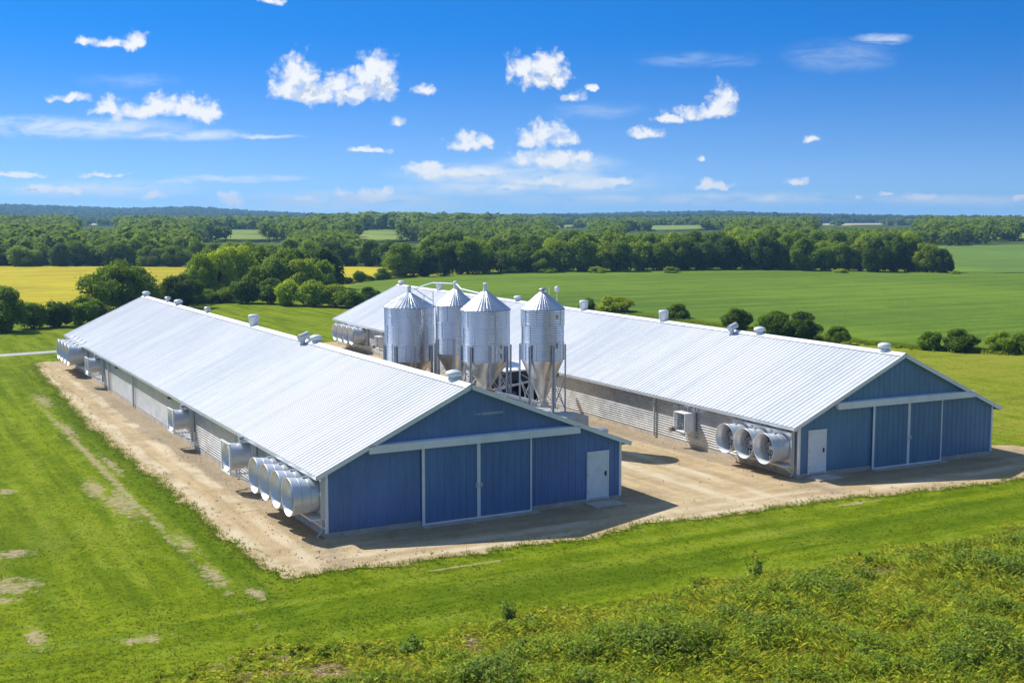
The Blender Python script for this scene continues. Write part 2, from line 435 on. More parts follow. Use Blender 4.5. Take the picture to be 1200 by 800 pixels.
def warpn(g, pos):
    n_ = g.new('ShaderNodeTexNoise'); g.set(n_.inputs['Vector'], pos); n_.inputs['Scale'].default_value = .22; n_.inputs['Detail'].default_value = 3
    return n_.outputs['Color']
def gravel_fn(g, pos):
    big = g.noise(pos, .25, 5, .6); mid = g.noise(pos, 1.6, 5, .65)
    st = g.noise(g.mapv(pos, scale=(1.6, .10, 1)), 1.0, 4, .6)
    st2 = g.noise(g.mapv(pos, rot=(0,0,.05), scale=(.12, 1.8, 1)), 1.0, 4, .6)
    v = g.voro(pos, 19.0); v2 = g.noise(pos, 30, 3, .7)
    sep = g.new('ShaderNodeSeparateXYZ'); g.l.new(pos, sep.inputs[0])
    front = g.ramp(sep.outputs[1], -1.5, 1.5, 1, 0)
    s = g.math('ADD', g.math('MULTIPLY', st, g.math('SUBTRACT', 1, front)), g.math('MULTIPLY', st2, front))
    f = g.math('ADD', g.math('ADD', g.math('MULTIPLY', big, .25), g.math('MULTIPLY', mid, .2)), g.math('ADD', g.math('MULTIPLY', s, .35), g.math('MULTIPLY', v2, .30)))
    c = g.mix(g.ramp(f, .44, .66), (0.385, 0.280, 0.148), (0.595, 0.465, 0.275))
    # grey stone along the drip line by the walls and in drifts
    stone = g.mix(g.ramp(v, .05, .6), (0.50, 0.46, 0.40), (0.17, 0.14, 0.11))
    wl = g.blobs(pos, [(-.5, 26, 1.1, 34), (20.6, 10, 1.0, 16), (20.9, 30, 1.2, 22)])
    drip = g.ramp(g.math('ADD', wl, g.math('MULTIPLY', g.math('SUBTRACT', g.noise(pos, .9, 5, .7), .5), 1.6)), .4, 1.1, 1, 0)
    c = g.mix(g.math('MULTIPLY', drip, .55), c, stone)
    c = g.mix(g.math('MULTIPLY', g.ramp(g.noise(pos, .6, 6, .7), .55, .7), .35), c, stone)
    # wheel lanes packed pale by traffic, darker ridges between
    ln = g.blobs(g.vmath('ADD', pos, g.vmath('MULTIPLY', g.vmath('SUBTRACT', warpn(g, pos), (.5, .5, .5)), (.9, .9, 0))), [(-1.35, 20, .32, 46), (-2.55, 22, .30, 44), (16.2, 6, .4, 13), (17.8, 6, .4, 13), (9, -2.55, 14, .30), (10, -3.5, 13, .24), (26, -3.4, 12, .3)])
    lm = g.math('MULTIPLY', g.ramp(ln, .5, 1.25, 1, 0), g.ramp(g.noise(pos, .35, 4, .6), .38, .58))
    c = g.mix(g.math('MULTIPLY', lm, .75), c, g.mix(v2, (0.60, 0.50, 0.34), (0.72, 0.62, 0.44)))
    # darker brown soil in front of the gables and by their right corners
    dm = g.blobs(pos, [(6.5, -.9, 6.0, 1.5), (27, -1.6, 7.0, 1.4), (13.2, .2, 1.5, 1.6), (33.6, -.6, 1.8, 1.8)])
    dm = g.ramp(g.math('ADD', dm, g.math('MULTIPLY', g.math('SUBTRACT', g.noise(pos, 1.1, 6, .7), .5), 1.2)), .55, 1.1, 1, 0)
    c = g.mix(g.math('MULTIPLY', dm, .42), c, g.mix(g.noise(pos, 6, 5, .7), (0.17, 0.115, 0.065), (0.33, 0.25, 0.155)))
    h = g.math('ADD', g.math('MULTIPLY', g.math('SUBTRACT', 1, v), .6), g.math('ADD', g.math('MULTIPLY', mid, .3), g.math('MULTIPLY', v2, .5)))
    return c, g.bump(h, .9, .045)
M['gravel'] = sheet_mat('gravel', gravel_fn)

def field_mat(name, a, b, rot, rows=.35, bumpd=.25, patch=None):
    def fn(g, pos):
        big = g.noise(pos, .018, 4, .55); mid = g.noise(pos, .22, 5, .65); fine = g.noise(pos, 2.2, 4, .7)
        rw = g.noise(g.mapv(pos, rot=(0,0,rot), scale=(.02, 1.0, 1)), rows, 4, .65)
        f = g.math('ADD', g.math('ADD', g.math('MULTIPLY', big, .3), g.math('MULTIPLY', mid, .2)), g.math('ADD', g.math('MULTIPLY', rw, .3), g.math('MULTIPLY', fine, .2)))
        c = g.mix(g.ramp(f, .40, .60), a, b)
        if patch: c = g.mix(g.math('MULTIPLY', g.ramp(g.noise(pos, .05, 4, .6), .55, .7), .6), c, patch)
        h = g.math('ADD', g.math('MULTIPLY', fine, 1.0), g.math('MULTIPLY', rw, .6))
        return c, g.bump(h, .8, bumpd)
    return sheet_mat(name, fn)
M['crop'] = field_mat('green_crop', (0.080, 0.148, 0.013), (0.160, 0.245, 0.018), -.35)
M['yellowcrop'] = field_mat('yellow_crop', (0.34, 0.285, 0.015), (0.54, 0.445, 0.020), .25, patch=(0.24, 0.23, 0.03))
M['rfield'] = field_mat('far_green_crop', (0.10, 0.18, 0.03), (0.16, 0.25, 0.04), .2)
M['meadow'] = field_mat('pale_meadow', (0.15, 0.22, 0.045), (0.24, 0.29, 0.06), .2)
M['stubble'] = field_mat('pale_stubble', (0.36, 0.33, 0.16), (0.50, 0.45, 0.24), .2)
def hill_fn(g, pos):
    n = g.noise(pos, .03, 6, .7); n2 = g.noise(pos, .12, 4, .7)
    c = g.mix(g.ramp(g.math('ADD', g.math('MULTIPLY', n, .5), g.math('MULTIPLY', n2, .5)), .4, .6), (0.045, 0.075, 0.022), (0.09, 0.13, 0.035))
    return c, g.bump(n2, .6, 3.0)

# ---- the ground: one sheet out to the horizon
def make_ground():
    azs = np.concatenate([np.linspace(-PI, -.62, 30, endpoint=False), np.linspace(-.62, .62, 330), np.linspace(.62, PI, 30, endpoint=False)[1:]])
    Rs = np.concatenate([[2.0], np.linspace(10, 300, 30), np.geomspace(310, 3700, 84)])
    A, RR = np.meshgrid(azs, Rs)
    f = RR*np.cos(A); s = RR*np.sin(A)
    x = CX+FW[0]*f+RT[0]*s; y = CY+FW[1]*f+RT[1]*s
    z = terrain(x, y)
    na = len(azs); vs = np.stack([x, y, z], -1).reshape(-1, 3).tolist()
    vs.append((CX, CY, 0)); fs = []
    for i in range(len(Rs)-1):
        for k in range(na):
            fs.append((i*na+k, i*na+(k+1) % na, (i+1)*na+(k+1) % na, (i+1)*na+k)[::-1])
    for k in range(na): fs.append((len(vs)-1, (k+1) % na, k)[::-1])
    mb = MB(); mb.add(vs, fs, True)
    # far ground is woodland floor
    def fn(g, pos):
        c, nrm = lawn_fn(g, pos)
        dd = g.vmath('DISTANCE', pos, (CX, CY, 0))
        hc, hn = hill_fn(g, pos)
        return g.mix(g.ramp(dd, 230, 300), c, hc), nrm
    m = sheet_mat('ground_cover', fn, .95, .03)
    tag(mb.build('ground', m), kind='structure')
make_ground()

def resample(poly, step, amp, sc=.5):
    out = []; n = len(poly)
    for i in range(n):
        a = Vector(poly[i]).to_2d(); b = Vector(poly[(i+1) % n]).to_2d(); k = max(1, int((b-a).length/step))
        nrm = Vector((-(b-a).y, (b-a).x)).normalized()
        for j in range(k):
            p = a.lerp(b, j/k)
            q = Vector((p.x, p.y, 0))
            w = mnoise.noise(q*sc) + .6*mnoise.noise(q*sc*3.1) + .4*mnoise.noise(q*sc*9)
            out.append((p.x+nrm.x*w*amp, p.y+nrm.y*w*amp))
    return out

def flat_sheet(name, poly, mat, z, kind='structure'):
    tris = tessellate_polygon([[Vector((x, y, 0)) for x, y in poly]])
    mb = MB(); vs = [(x, y, z) for x, y in poly]
    fs = []
    for t in tris:
        a, b, c = (Vector(vs[i]) for i in t)
        fs.append(tuple(t) if (b-a).cross(c-a).z > 0 else tuple(t)[::-1])
    mb.add(vs, fs)
    return tag(mb.build(name, mat), kind=kind)
gravel_poly = resample(GRAVEL, .16, .34, .5)
flat_sheet('gravel_yard', gravel_poly, M['gravel'], .012)

def field(name, poly, mat, dz, step, h=0.0):
    """crop sheet draped on the terrain with a skirt down to the soil"""
    P = resample(poly, step*.7, step*.12, .02)
    bm = bmesh.new()
    vv = [bm.verts.new((x, y, 0)) for x, y in P]
    fc = bm.faces.new(vv)
    bmesh.ops.triangulate(bm, faces=[fc])
    x0, x1 = min(p[0] for p in P), max(p[0] for p in P); y0, y1 = min(p[1] for p in P), max(p[1] for p in P)
    for ax, lo, hi in ((0, x0, x1), (1, y0, y1)):
        n = int((hi-lo)/step)
        for i in range(1, n):
            c = [0, 0, 0]; c[ax] = lo+(hi-lo)*i/n; nn = [0, 0, 0]; nn[ax] = 1
            bmesh.ops.bisect_plane(bm, geom=bm.verts[:]+bm.edges[:]+bm.faces[:], plane_co=c, plane_no=nn, dist=1e-4)
    bmesh.ops.recalc_face_normals(bm, faces=bm.faces)
    if sum(f.normal.z for f in bm.faces) < 0: bmesh.ops.reverse_faces(bm, faces=bm.faces)
    X = np.array([v.co.x for v in bm.verts]); Y = np.array([v.co.y for v in bm.verts]); Z = terrain(X, Y)+dz
    for v, zz in zip(bm.verts, Z): v.co.z = zz + (.06*mnoise.noise(Vector((v.co.x*.3, v.co.y*.3, 0))) if h else 0)
    if h:
        be = [e for e in bm.edges if e.is_boundary]
        r = bmesh.ops.extrude_edge_only(bm, edges=be)
        for v in r['geom']:
            if isinstance(v, bmesh.types.BMVert): v.co.z -= dz + .05
    me = bpy.data.meshes.new(name); bm.to_mesh(me); bm.free(); me.materials.append(mat)
    me.polygons.foreach_set('use_smooth', [True]*len(me.polygons))
    o = bpy.data.objects.new(name, me); COL.objects.link(o)
    return tag(o, kind='structure')
field('crop_field', CROP, M['crop'], .28, 5, 1)
field('yellow_field', YELLOW, M['yellowcrop'], .35, 6, 1)
field('green_field', RIGHTF, M['rfield'], .30, 10, 1)
for k, m_ in (('M1','meadow'),('M2','meadow'),('M3','meadow'),('M4','meadow'),('M5','stubble'),('M6','stubble'),('M7','meadow')):
    field('meadow', MEADOWS[k], M[m_], .8, 22, 1)
flat_sheet('field_track', resample([(196,103.5),(220,97),(236,104),(216,117.5),(199,107)], 3, .5, .1), M['stubble'], .42)
def road_fn(g, pos):
    n = g.noise(pos, .5, 5, .6); n2 = g.noise(pos, 6, 4, .7)
    c = g.mix(g.ramp(g.math('ADD', g.math('MULTIPLY', n, .6), g.math('MULTIPLY', n2, .4)), .35, .65), (0.33, 0.32, 0.30), (0.47, 0.46, 0.43))
    return c, g.bump(n2, .2, .02)
M['road'] = sheet_mat('road_concrete', road_fn)
flat_sheet('farm_road', resample([(-40,56.6),(-12,62.6),(-4,64.2),(3,65.6),(5,66.2),(4.6,67.6),(2.5,67.2),(-4.4,66.0),(-12.3,64.4),(-40,58.6)], .6, .05, .6), M['road'], .016)

# ------------------------------------------------------------------ barns
def make_barn(name, loc, rz, W, L, h, H, rx, ov, blue, bdoor, track, leaves, walkx, vents, handle_right, label):
    """gable at y = 0 facing -y, ridge above x = rx"""
    root = tag(empty(name, loc, rz), label, 'barn', 'twin poultry barns')
    fz = .20                                   # top of the plinth
    def top(x): return h + (H-h)*(x/rx if x < rx else (W-x)/(W-rx))
    # plinth
    mb = MB(); mb.box((-.02,-.03,-.3), (W+.02, .25, fz)); mb.box((-.02, L-.25, -.3), (W+.02, L+.03, fz))
    mb.box((-.02,.25,-.3), (.22, L-.25, fz)); mb.box((W-.22,.25,-.3), (W+.02, L-.25, fz))
    mb.build('foundation', M['concrete'], root)
    # gable walls of ribbed sheet
    for y, sgn in ((0, -1), (L, 1)):
        mb = MB(); xs = []; x = 0.0; k = 0
        while x < W-.02:
            for dx, d in ((0,0), (.21,0), (.232,.022), (.268,.022), (.29,0)):
                xx = x+dx
                if xx < W: xs.append((xx, d))
            x += .30
        xs.append((W, 0))
        if not any(abs(a-rx) < 1e-6 for a, _ in xs):
            xs.append((rx, 0)); xs.sort()
        vs = []; fs = []
        for i, (xx, d) in enumerate(xs):
            vs += [(xx, y+sgn*(d+.002), fz+.004), (xx, y+sgn*(d+.002), top(xx)-.035)]
        for i in range(len(xs)-1):
            q = (2*i, 2*i+2, 2*i+3, 2*i+1); fs.append(q if sgn < 0 else q[::-1])
        mb.add(vs, fs)
        mb.prism([(0, fz+.005), (W, fz+.005), (W, h-.04), (rx, H-.04), (0, h-.04)], y+.02*(-sgn), y+.10*(-sgn))
        mb.build('gable_wall', blue, root)
    # long walls of horizontally corrugated galvanised sheet
    for x, sgn in ((0, -1), (W, 1)):
        mb = MB(); prof = []; z = fz+.004; pitch = .115
        while z < h-.02:
            for dz, d in ((0, .003), (.045, .003), (.062, .028), (.098, .028)):
                if z+dz < h-.02: prof.append((z+dz, d))
            z += pitch
        prof.append((h-.02, .003))
        vs = []; fs = []
        for zz, d in prof: vs += [(x+sgn*d, .11, zz), (x+sgn*d, L-.11, zz)]
        for i in range(len(prof)-1):
            q = (2*i, 2*i+1, 2*i+3, 2*i+2); fs.append(q[::-1] if sgn < 0 else q)
        mb.add(vs, fs); mb.box((min(x, x-sgn*.1), .11, fz+.004), (max(x, x-sgn*.1), L-.11, h-.02))
        mb.build('side_wall', M['galv'], root)
    # roof: two ribbed slopes on a thin deck
    mb = MB()
    ey0, ey1 = -.18, L+.18
    sl = (H-h)/rx; sr = (H-h)/(W-rx)
    e0 = (-ov, h-ov*sl); e1 = (W+ov, h-ov*sr)
    ys = []; y = ey0
    while y < ey1-.30:
        for dy, d in ((0,0),(.235,0),(.252,.019),(.283,.019)): ys.append((y+dy, d))
        y += .30
    ys.append((ey1, 0))
    for (ex, ez), flip in ((e0, False), (e1, True)):
        vs = []; fs = []; s_ = sl if not flip else sr; nx, nz = (-s_, 1) if not flip else (s_, 1); ln = math.hypot(nx, nz); nx /= ln; nz /= ln
        NS = 5
        for (yy, d) in ys:
            for j in range(NS+1):
                t = j/NS; bx = rx+(ex-rx)*t; bz = H+(ez-H)*t
                wob = .006*mnoise.noise(Vector((bx*.8, yy*.35, 3.1 if flip else 0)))
                vs.append((bx+nx*(d+wob), yy, bz+nz*(d+wob)))
        m = NS+1
        for i in range(len(ys)-1):
            for j in range(NS):
                q = (i*m+j, i*m+j+1, (i+1)*m+j+1, (i+1)*m+j); fs.append(q if not flip else q[::-1])
        mb.add(vs, fs)
    t = .07
    mb.prism([(e0[0]+.01, e0[1]-.02), (rx, H-.02), (e1[0]-.01, e1[1]-.02), (e1[0]-.01, e1[1]-t), (rx, H-t-.02), (e0[0]+.01, e0[1]-t)][::-1], ey0+.01, ey1-.01)
    roof = mb.build('roof', M['roof'], root)
    c = MB(); c.add([(rx-.24, ey0-.02, H-.24*sl+.045), (rx, ey0-.02, H+.065), (rx+.24, ey0-.02, H-.24*sr+.045), (rx-.24, ey1+.02, H-.24*sl+.045), (rx, ey1+.02, H+.065), (rx+.24, ey1+.02, H-.24*sr+.045)],
                    [(0,1,4,3),(1,2,5,4)]); c.build('ridge_cap', M['white'], roof)
    for vy, kind in vents: vent(kind, roof, rx, vy, H, sl)
    # rake and eave trims
    for yy in (ey0-.03, ey1-.01):
        mb = MB()
        for (ex, ez) in (e0, e1):
            mb.bar((rx, yy+.02, H-.055), (ex, yy+.02, ez-.055), .04, .17, up=(0,0,1))
        mb.build('rake_trim', M['white'], root)
    for (ex, ez), sg in ((e0, -1), (e1, 1)):
        mb = MB(); mb.box((ex-.02 if sg < 0 else ex-.02, ey0+.02, ez-.13), (ex+.02, ey1-.02, ez-.015)); mb.build('eave_trim', M['greytrim'], root)
        mb = MB(); x_in = 0 if sg < 0 else W
        a, b = sorted((ex+(.03 if sg < 0 else -.03), x_in+sg*.03))
        mb.box((a, .05, ez-.115), (b, L-.05, ez-.095)); mb.build('soffit', M['greytrim'], root)
    # corner trims
    for x in (-.035, W-.065):
        for y in (-.035, L-.065):
            mb = MB(); mb.box((x, y, fz-.02), (x+.10, y+.10, h-.10)); mb.build('corner_trim', M['white'], root)
    # door track hood
    x0, x1 = track; tz = 2.90
    mb = MB(); mb.prism([(0,0)]*0 or [(x0, tz), (x1, tz), (x1, tz+.25), (x0, tz+.25)], -.21, -.03)
    mb.add([(x0-.01, -.225, tz-.03), (x1+.01, -.225, tz-.03), (x1+.01, -.225, tz+.22), (x0-.01, -.225, tz+.22), (x0-.01, -.02, tz+.275), (x1+.01, -.02, tz+.275)], [(0,1,2,3), (3,2,5,4)])
    mb.build('door_track', M['white'], root)
    # two sliding leaves
    a, b, c_ = leaves; dz0 = .06
    for i, (p, q) in enumerate(((a, b-.012), (b+.012, c_))):
        mb = MB(); xs = np.arange(p+.05, q-.05, .10)
        mb.box((p, -.105, dz0), (q, -.06, tz-.004))
        for k, xx in enumerate(np.arange(p+.3, q-.12, .3)): mb.box((xx-.015, -.117, dz0+.09), (xx+.015, -.105, tz-.06))
        leaf = mb.build('sliding_door', bdoor, root)
        f = MB(); w = .055
        fl = .10 if i == 0 else w
        f.box((p-.012, -.125, dz0-.01), (p+fl, -.107, tz-.006)); f.box((q-w, -.125, dz0-.01), (q+.006, -.107, tz-.006))
        f.box((p+fl, -.124, dz0-.01), (q-w, -.107, dz0+.05))
        f.build('door_edge', M['white'], leaf)
        l = MB(); lx = q-.13 if i == 0 else p+.03
        l.box((lx, -.15, 1.22), (lx+.10, -.126, 1.38)); l.bar((lx+.05, -.18, 1.24), (lx+.05, -.18, 1.36), .02); l.build('door_latch', M['greytrim'], leaf)
    # walk door
    x0, x1 = walkx; z0, z1 = .14, 2.06
    mb = MB(); mb.box((x0+.05, -.055, z0+.03), (x1-.05, -.03, z1-.05)); d = mb.build('walk_door', M['door'], root)
    f = MB(); f.box((x0, -.075, z0), (x0+.05, -.022, z1)); f.box((x1-.05, -.075, z0), (x1, -.022, z1)); f.box((x0+.05, -.075, z1-.05), (x1-.05, -.022, z1)); f.build('door_frame', M['white'], d)
    k = MB(); k.box((x0+.05, -.066, z0), (x1-.05, -.024, z0+.09)); k.build('kick_plate', M['greytrim'], d)
    k = MB(); hx = x1-.14 if handle_right else x1-.14
    k.box((hx-.035, -.068, 1.05), (hx+.035, -.056, 1.25)); k.bar((hx+.02, -.10, 1.16), (hx-.10, -.10, 1.16), .022); k.bar((hx+.02, -.10, 1.16), (hx+.02, -.06, 1.16), .022); k.build('door_handle', M['dark'], d)
    for q in range(3):
        pass
    for zz in (.4, 1.1, 1.8):
        hb = MB(); hb.box((x0+.035, -.083, zz), (x0+.07, -.076, zz+.11)); hb.build('hinge', M['greytrim'], d)
    # slabs: step at the walk door, apron under the sliding doors
    mb = MB(); mb.box((x0-.12, -.95, -.1), (x1+.22, -.04, .09)); mb.build('door_step', M['concrete'], root)
    mb = MB()
    for i, (p, q) in enumerate(((a-.05, a+1.7), (a+1.72, a+2.9), (a+2.92, c_+.25))):
        mb.box((p, -.42-.06*(i % 2), -.1), (q, -.04, .045))
    mb.build('door_sill', M['concrete'], root)
    # downpipe on the front corner of the left wall
    mb = MB(); mb.tube([(-.12, .22, h-.32), (-.10, .22, h-.5), (-.07, .22, .45), (-.10, .2, .2), (-.3, .15, .08)], .035, 8); mb.build('downpipe', M['greytrim'], root)
    # cable posts and junction boxes on the left wall
    for yy in (10.9, 32.4, 40.0):
        mb = MB(); mb.bar((-.10, yy, .1), (-.10, yy, h-.2), .07, .09); mb.build('wall_post', M['greytrim'], root)
    for yy in (8.9, 23.0, 37.2):
        mb = MB(); mb.box((-.17, yy, h-.62), (-.03, yy+.24, h-.44)); mb.tube([(-.09, yy+.12, h-.45), (-.09, yy+.12, h-.2)], .015, 6); mb.build('junction_box', M['dark'] if yy > 20 else M['greytrim'], root)
    return root

def vent(kind, roof, rx, y, H, sl):
    mb = MB()
    z = H+.02
    if kind == 'cap':          # squat round hood on a collar
        mb.lathe([(.02,-.12),(.24,-.12),(.24,.16),(.20,.18),(.20,.20),(.36,.20),(.38,.24),(.38,.34),(.34,.40),(.16,.47),(.01,.48)], 20, (rx, y, z))
        mb.lathe([(.245,.02),(.30,.02),(.30,.08),(.245,.08)], 20, (rx, y, z))
    elif kind == 'tall':       # tall pale drum
        mb.lathe([(.28,-.12),(.28,.10),(.34,.12),(.34,.52),(.37,.54),(.37,.72),(.33,.76),(.01,.80)], 24, (rx, y, z))
    elif kind == 'turbine':
        mb.lathe([(.14,-.12),(.14,.18),(.20,.20),(.27,.27),(.29,.34),(.26,.42),(.16,.48),(.01,.49)], 24, (rx, y, z), ribs=-.10)
    else:                      # leaning pipe hood
        mb.tube([(rx-.45, y, z-.25), (rx-.32, y-.02, z+.16), (rx-.30, y-.03, z+.24)], [.13, .13, .13], 14)
        mb.tube([(rx-.62, y-.10, z+.16), (rx-.05, y+.03, z+.34)], [.19, .19], 14)
    k_ = .80 if kind != 'pipe' else .9
    mb.v = [(rx+(a-rx)*k_, y+(b-y)*k_, z+(c-z)*k_) for a, b, c in mb.v]
    mb.build('roof_vent', M['plastic'] if kind in ('tall', 'cap') else M['greytrim'], roof)

B1 = dict(loc=(0,0,0), rz=0.0, W=12.2, L=56.0, h=2.448, H=5.03, rx=5.55, ov=.39)
make_barn('poultry_barn', B1['loc'], 0, 12.2, 56.0, 2.448, 5.03, 5.55, .39, M['blue'], M['bluedoor'], (1.55, 10.2), (3.60, 5.88, 8.12), (10.62, 11.62),
          [(55.3,'cap'),(48.1,'turbine'),(44.9,'cap'),(37.1,'turbine'),(27.0,'tall'),(16.6,'cap'),(17.6,'pipe'),(1.3,'cap')], True,
          'nearer long white-roofed poultry barn with bright blue gable, its walk door at the right')
A2 = -0.0294
make_barn('poultry_barn', (20.968,-.497,0), A2, 11.5, 60.6, 2.43, 5.07, 5.75, .39, M['blue2'], M['bluedoor2'], (1.95, 10.1), (4.05, 6.17, 8.2), (.48, 1.46),
          [(60.0,'cap'),(51.5,'tall'),(37.4,'cap'),(28.0,'tall'),(18.8,'tall'),(11.9,'pipe'),(10.0,'cap'),(1.1,'cap')], True,
          'farther long poultry barn with duller blue gable, its walk door at the left corner')
def b2(x, y, z=0):
    c, s = math.cos(A2), math.sin(A2)
    return (20.968+c*x-s*y, -.497+s*x+c*y, z)

# ------------------------------------------------------------------ exhaust fans (built facing -x, mounted on a wall at x = 0)
def make_cone_fan(r=.66, depth=1.15, blades=True):
    root = empty('exhaust_fan')
    s = r*1.06
    mb = MB(); mb.box((-.16, -s, -s), (-.032, s, s))
    mb.build('housing', M['galv'], root)
    fr = MB()
    for a in (-1, 1):
        fr.box((-.20, a*s-.03, -s-.03), (-.03, a*s+.03, s+.03)); fr.box((-.20, -s+.03, a*s-.03), (-.03, s-.03, a*s+.03))
    fr.build('frame', M['greytrim'], root)
    # flared discharge cone, double walled
    pr = [(r*.86, -.17), (r*.87, -.45), (r*.92, -.8), (r*1.0, -depth), (r*1.035, -depth-.012), (r*1.03, -depth+.025), (r*.955, -.8), (r*.905, -.45), (r*.90, -.17)]
    mb = MB(); mb.lathe(pr, 44, (0,0,0), 'x'); 
    cone = mb.build('discharge_cone', M['cone'], root)
    sm = MB()
    for hh in (-.5, -.83): q_ = r*(.912 if hh == -.5 else .958); sm.lathe([(q_-.004, hh-.018), (q_+.010, hh-.014), (q_+.010, hh+.014), (q_-.004, hh+.018)], 44, (0,0,0), 'x')
    sm.build('seam_band', M['greytrim'], cone)
    # shutter, blades, hub and guard
    mb = MB(); mb.lathe([(.01, -.56), (r*.885, -.56)], 36, (0,0,0), 'x', False); mb.build('shutter', M['dark'], root)
    mb = MB()
    for k in range(6):
        t = 2*PI*k/6+.3; c, s_ = math.cos(t), math.sin(t); vs = []
        for rr, w, tw in ((.10, .05, .05), (r*.5, .085, .045), (r*.80, .10, .03)):
            for a in (-1, 1): vs.append((-.66+a*tw, rr*c-a*w*s_, rr*s_+a*w*c))
        mb.add(vs, [(0,1,3,2), (2,3,5,4)])
    wheel = mb.build('blade_wheel', M['blade'], root)
    mb = MB(); mb.lathe([(.01,-.78),(.06,-.77),(.09,-.73),(.09,-.60),(.01,-.59)], 16, (0,0,0), 'x'); mb.build('hub', M['white'], wheel)
    mb = MB()
    for k in range(12):
        t = 2*PI*k/12; mb.bar((-.80, .03*math.cos(t), .03*math.sin(t)), (-.80, r*.93*math.cos(t), r*.93*math.sin(t)), .012)
    for q in (.35, .6): 
        mb.tube([(-.80, r*q*math.cos(2*PI*k/24), r*q*math.sin(2*PI*k/24)) for k in range(25)], .007, 5)
    mb.build('guard', M['greytrim'], root)
    # support shelf, top brackets, cable clip
    mb = MB(); mb.box((-.55, -s, -s-.07), (-.03, s, -s-.035)); mb.bar((-.5, -s+.05, -s-.06), (-.04, -s+.05, -s-.42), .04); mb.bar((-.5, s-.05, -s-.06), (-.04, s-.05, -s-.42), .04)
    mb.build('support_shelf', M['white'], root)
    mb = MB(); mb.add([(-.03,-.32,s+.03),(-.03,.32,s+.03),(-.03,.32,s+.20),(-.03,-.32,s+.20),(-.30,-.28,s+.04),(-.30,.28,s+.04)], [(0,1,2,3),(3,2,5,4),(0,3,4),(1,5,2)])
    mb.box((-.62, -.06, r*.93), (-.45, .06, r*1.0)); mb.build('top_bracket', M['galv'], root)
    return root

def make_hood_fan(r=.50):
    root = empty('exhaust_fan')
    s = r*1.10
    mb = MB(); mb.box((-.22, -s, -s), (-.032, s, s)); mb.build('housing', M['galv'], root)
    pr = [(r*.88, -.22), (r*.90, -.6), (r, -1.0), (r*1.04, -1.01), (r*1.03, -.97), (r*.95, -.6), (r*.93, -.22)]
    mb = MB(); mb.lathe(pr, 36, (0,0,0), 'x'); mb.build('discharge_cone', M['cone'], root)
    mb = MB(); mb.lathe([(.01, -.225), (r*.9, -.225)], 30, (0,0,0), 'x', False); mb.build('shutter', M['dark'], root)
    mb = MB()
    for a in (-1, 1):
        mb.box((-1.03, a*s-.03, -s-.02), (-.97, a*s+.03, s+.02)); mb.bar((-1.0, a*s, -s), (-.03, a*s, -s), .05); mb.bar((-1.0, a*s, -s), (-.06, a*s, -s-.45), .035)
    mb.box((-1.03, -s+.03, s-.03), (-.97, s-.03, s+.02)); mb.box((-1.03, -s+.03, -s-.02), (-.97, s-.03, -s+.03))
    mb.build('mounting_frame', M['white'], root)
    mb = MB(); mb.box((-.34, -s*.9, s), (-.04, s*.35, s+.05)); mb.bar((-.12, -s*.9, -s-.5), (-.12, -s*.9, s+.19), .07, .09); mb.bar((-.12, s*.2, s), (-.12, s*.2, s+.19), .05)
    mb.bar((-.55, -s*.3, s-.02), (-.12, -s*.3, s+.16), .05); mb.build('support_post', M['greytrim'], root)
    mb = MB(); mb.lathe([(.01,-.44),(.10,-.43),(.12,-.23)], 14, (0,0,0), 'x'); mb.build('motor', M['rust'], root)
    mb = MB(); mb.box((-.52,-.1,s+.002),(-.28,.12,s+.16)); mb.build('control_box', M['leg'], root)
    return root

def make_box_fan():
    root = empty('exhaust_fan')
    s = .50; d = .72
    mb = MB(); mb.box((-d, -s, -s), (-.032, -s+.03, s)); mb.box((-d, s-.03, -s), (-.032, s, s)); mb.box((-d, -s+.03, s-.03), (-.032, s-.03, s)); mb.box((-d, -s+.03, -s), (-.032, s-.03, -s+.03))
    mb.box((-.30, -s+.03, -s+.03), (-.034, s-.03, s-.03))
    mb.build('housing', M['white'], root)
    mb = MB()
    for k in range(7):
        z = -s+.10+k*.125; mb.box((-.50, -s+.035, z), (-.46, s-.035, z+.085))
    mb.build('shutter', M['silo'], root)
    mb = MB(); mb.bar((-.12, -s-.05, -s-.4), (-.12, -s-.05, s+.45), .06, .08); mb.bar((-.1, .1, s), (-.1, .1, s+.45), .05); mb.box((-.30, -.25, s+.24), (-.04, .15, s+.36)); mb.build('support_post', M['greytrim'], root)
    mb = MB(); mb.box((-.92, s-.12, -s-.05), (-.72, s+.10, -s+.16)); mb.build('motor', M['rust'], root)
    for a_ in (-s+.1, s-.1):
        mb = MB(); mb.bar((-.7, a_, -s-.028), (-.05, a_, -s-.33), .05); mb.build('bracket', M['greytrim'], root)
    return root

ORD = ['', 'first', 'second', 'third', 'fourth', 'fifth', 'sixth', 'seventh', 'eighth', 'ninth', 'tenth', 'eleventh', 'twelfth', 'thirteenth', 'fourteenth', 'fifteenth',
       'sixteenth', 'seventeenth', 'eighteenth', 'nineteenth', 'twentieth', 'twenty-first', 'twenty-second', 'twenty-third', 'twenty-fourth', 'twenty-fifth', 'twenty-sixth',
       'twenty-seventh', 'twenty-eighth', 'twenty-ninth', 'thirtieth', 'thirty-first', 'thirty-second', 'thirty-third', 'thirty-fourth', 'thirty-fifth', 'thirty-sixth']
cone0 = make_cone_fan(); hood0 = make_hood_fan(); box0 = make_box_fan()
used = set()
def put(proto, loc, rz, label, group, sc=1.0):
    o = proto if proto.name not in used else copy_tree(proto)
    used.add(o.name); used.add(proto.name)
    o.location = loc; o.rotation_euler = (0, 0, rz); o.scale = (sc, sc, sc)
    return tag(o, label, 'fan', group)
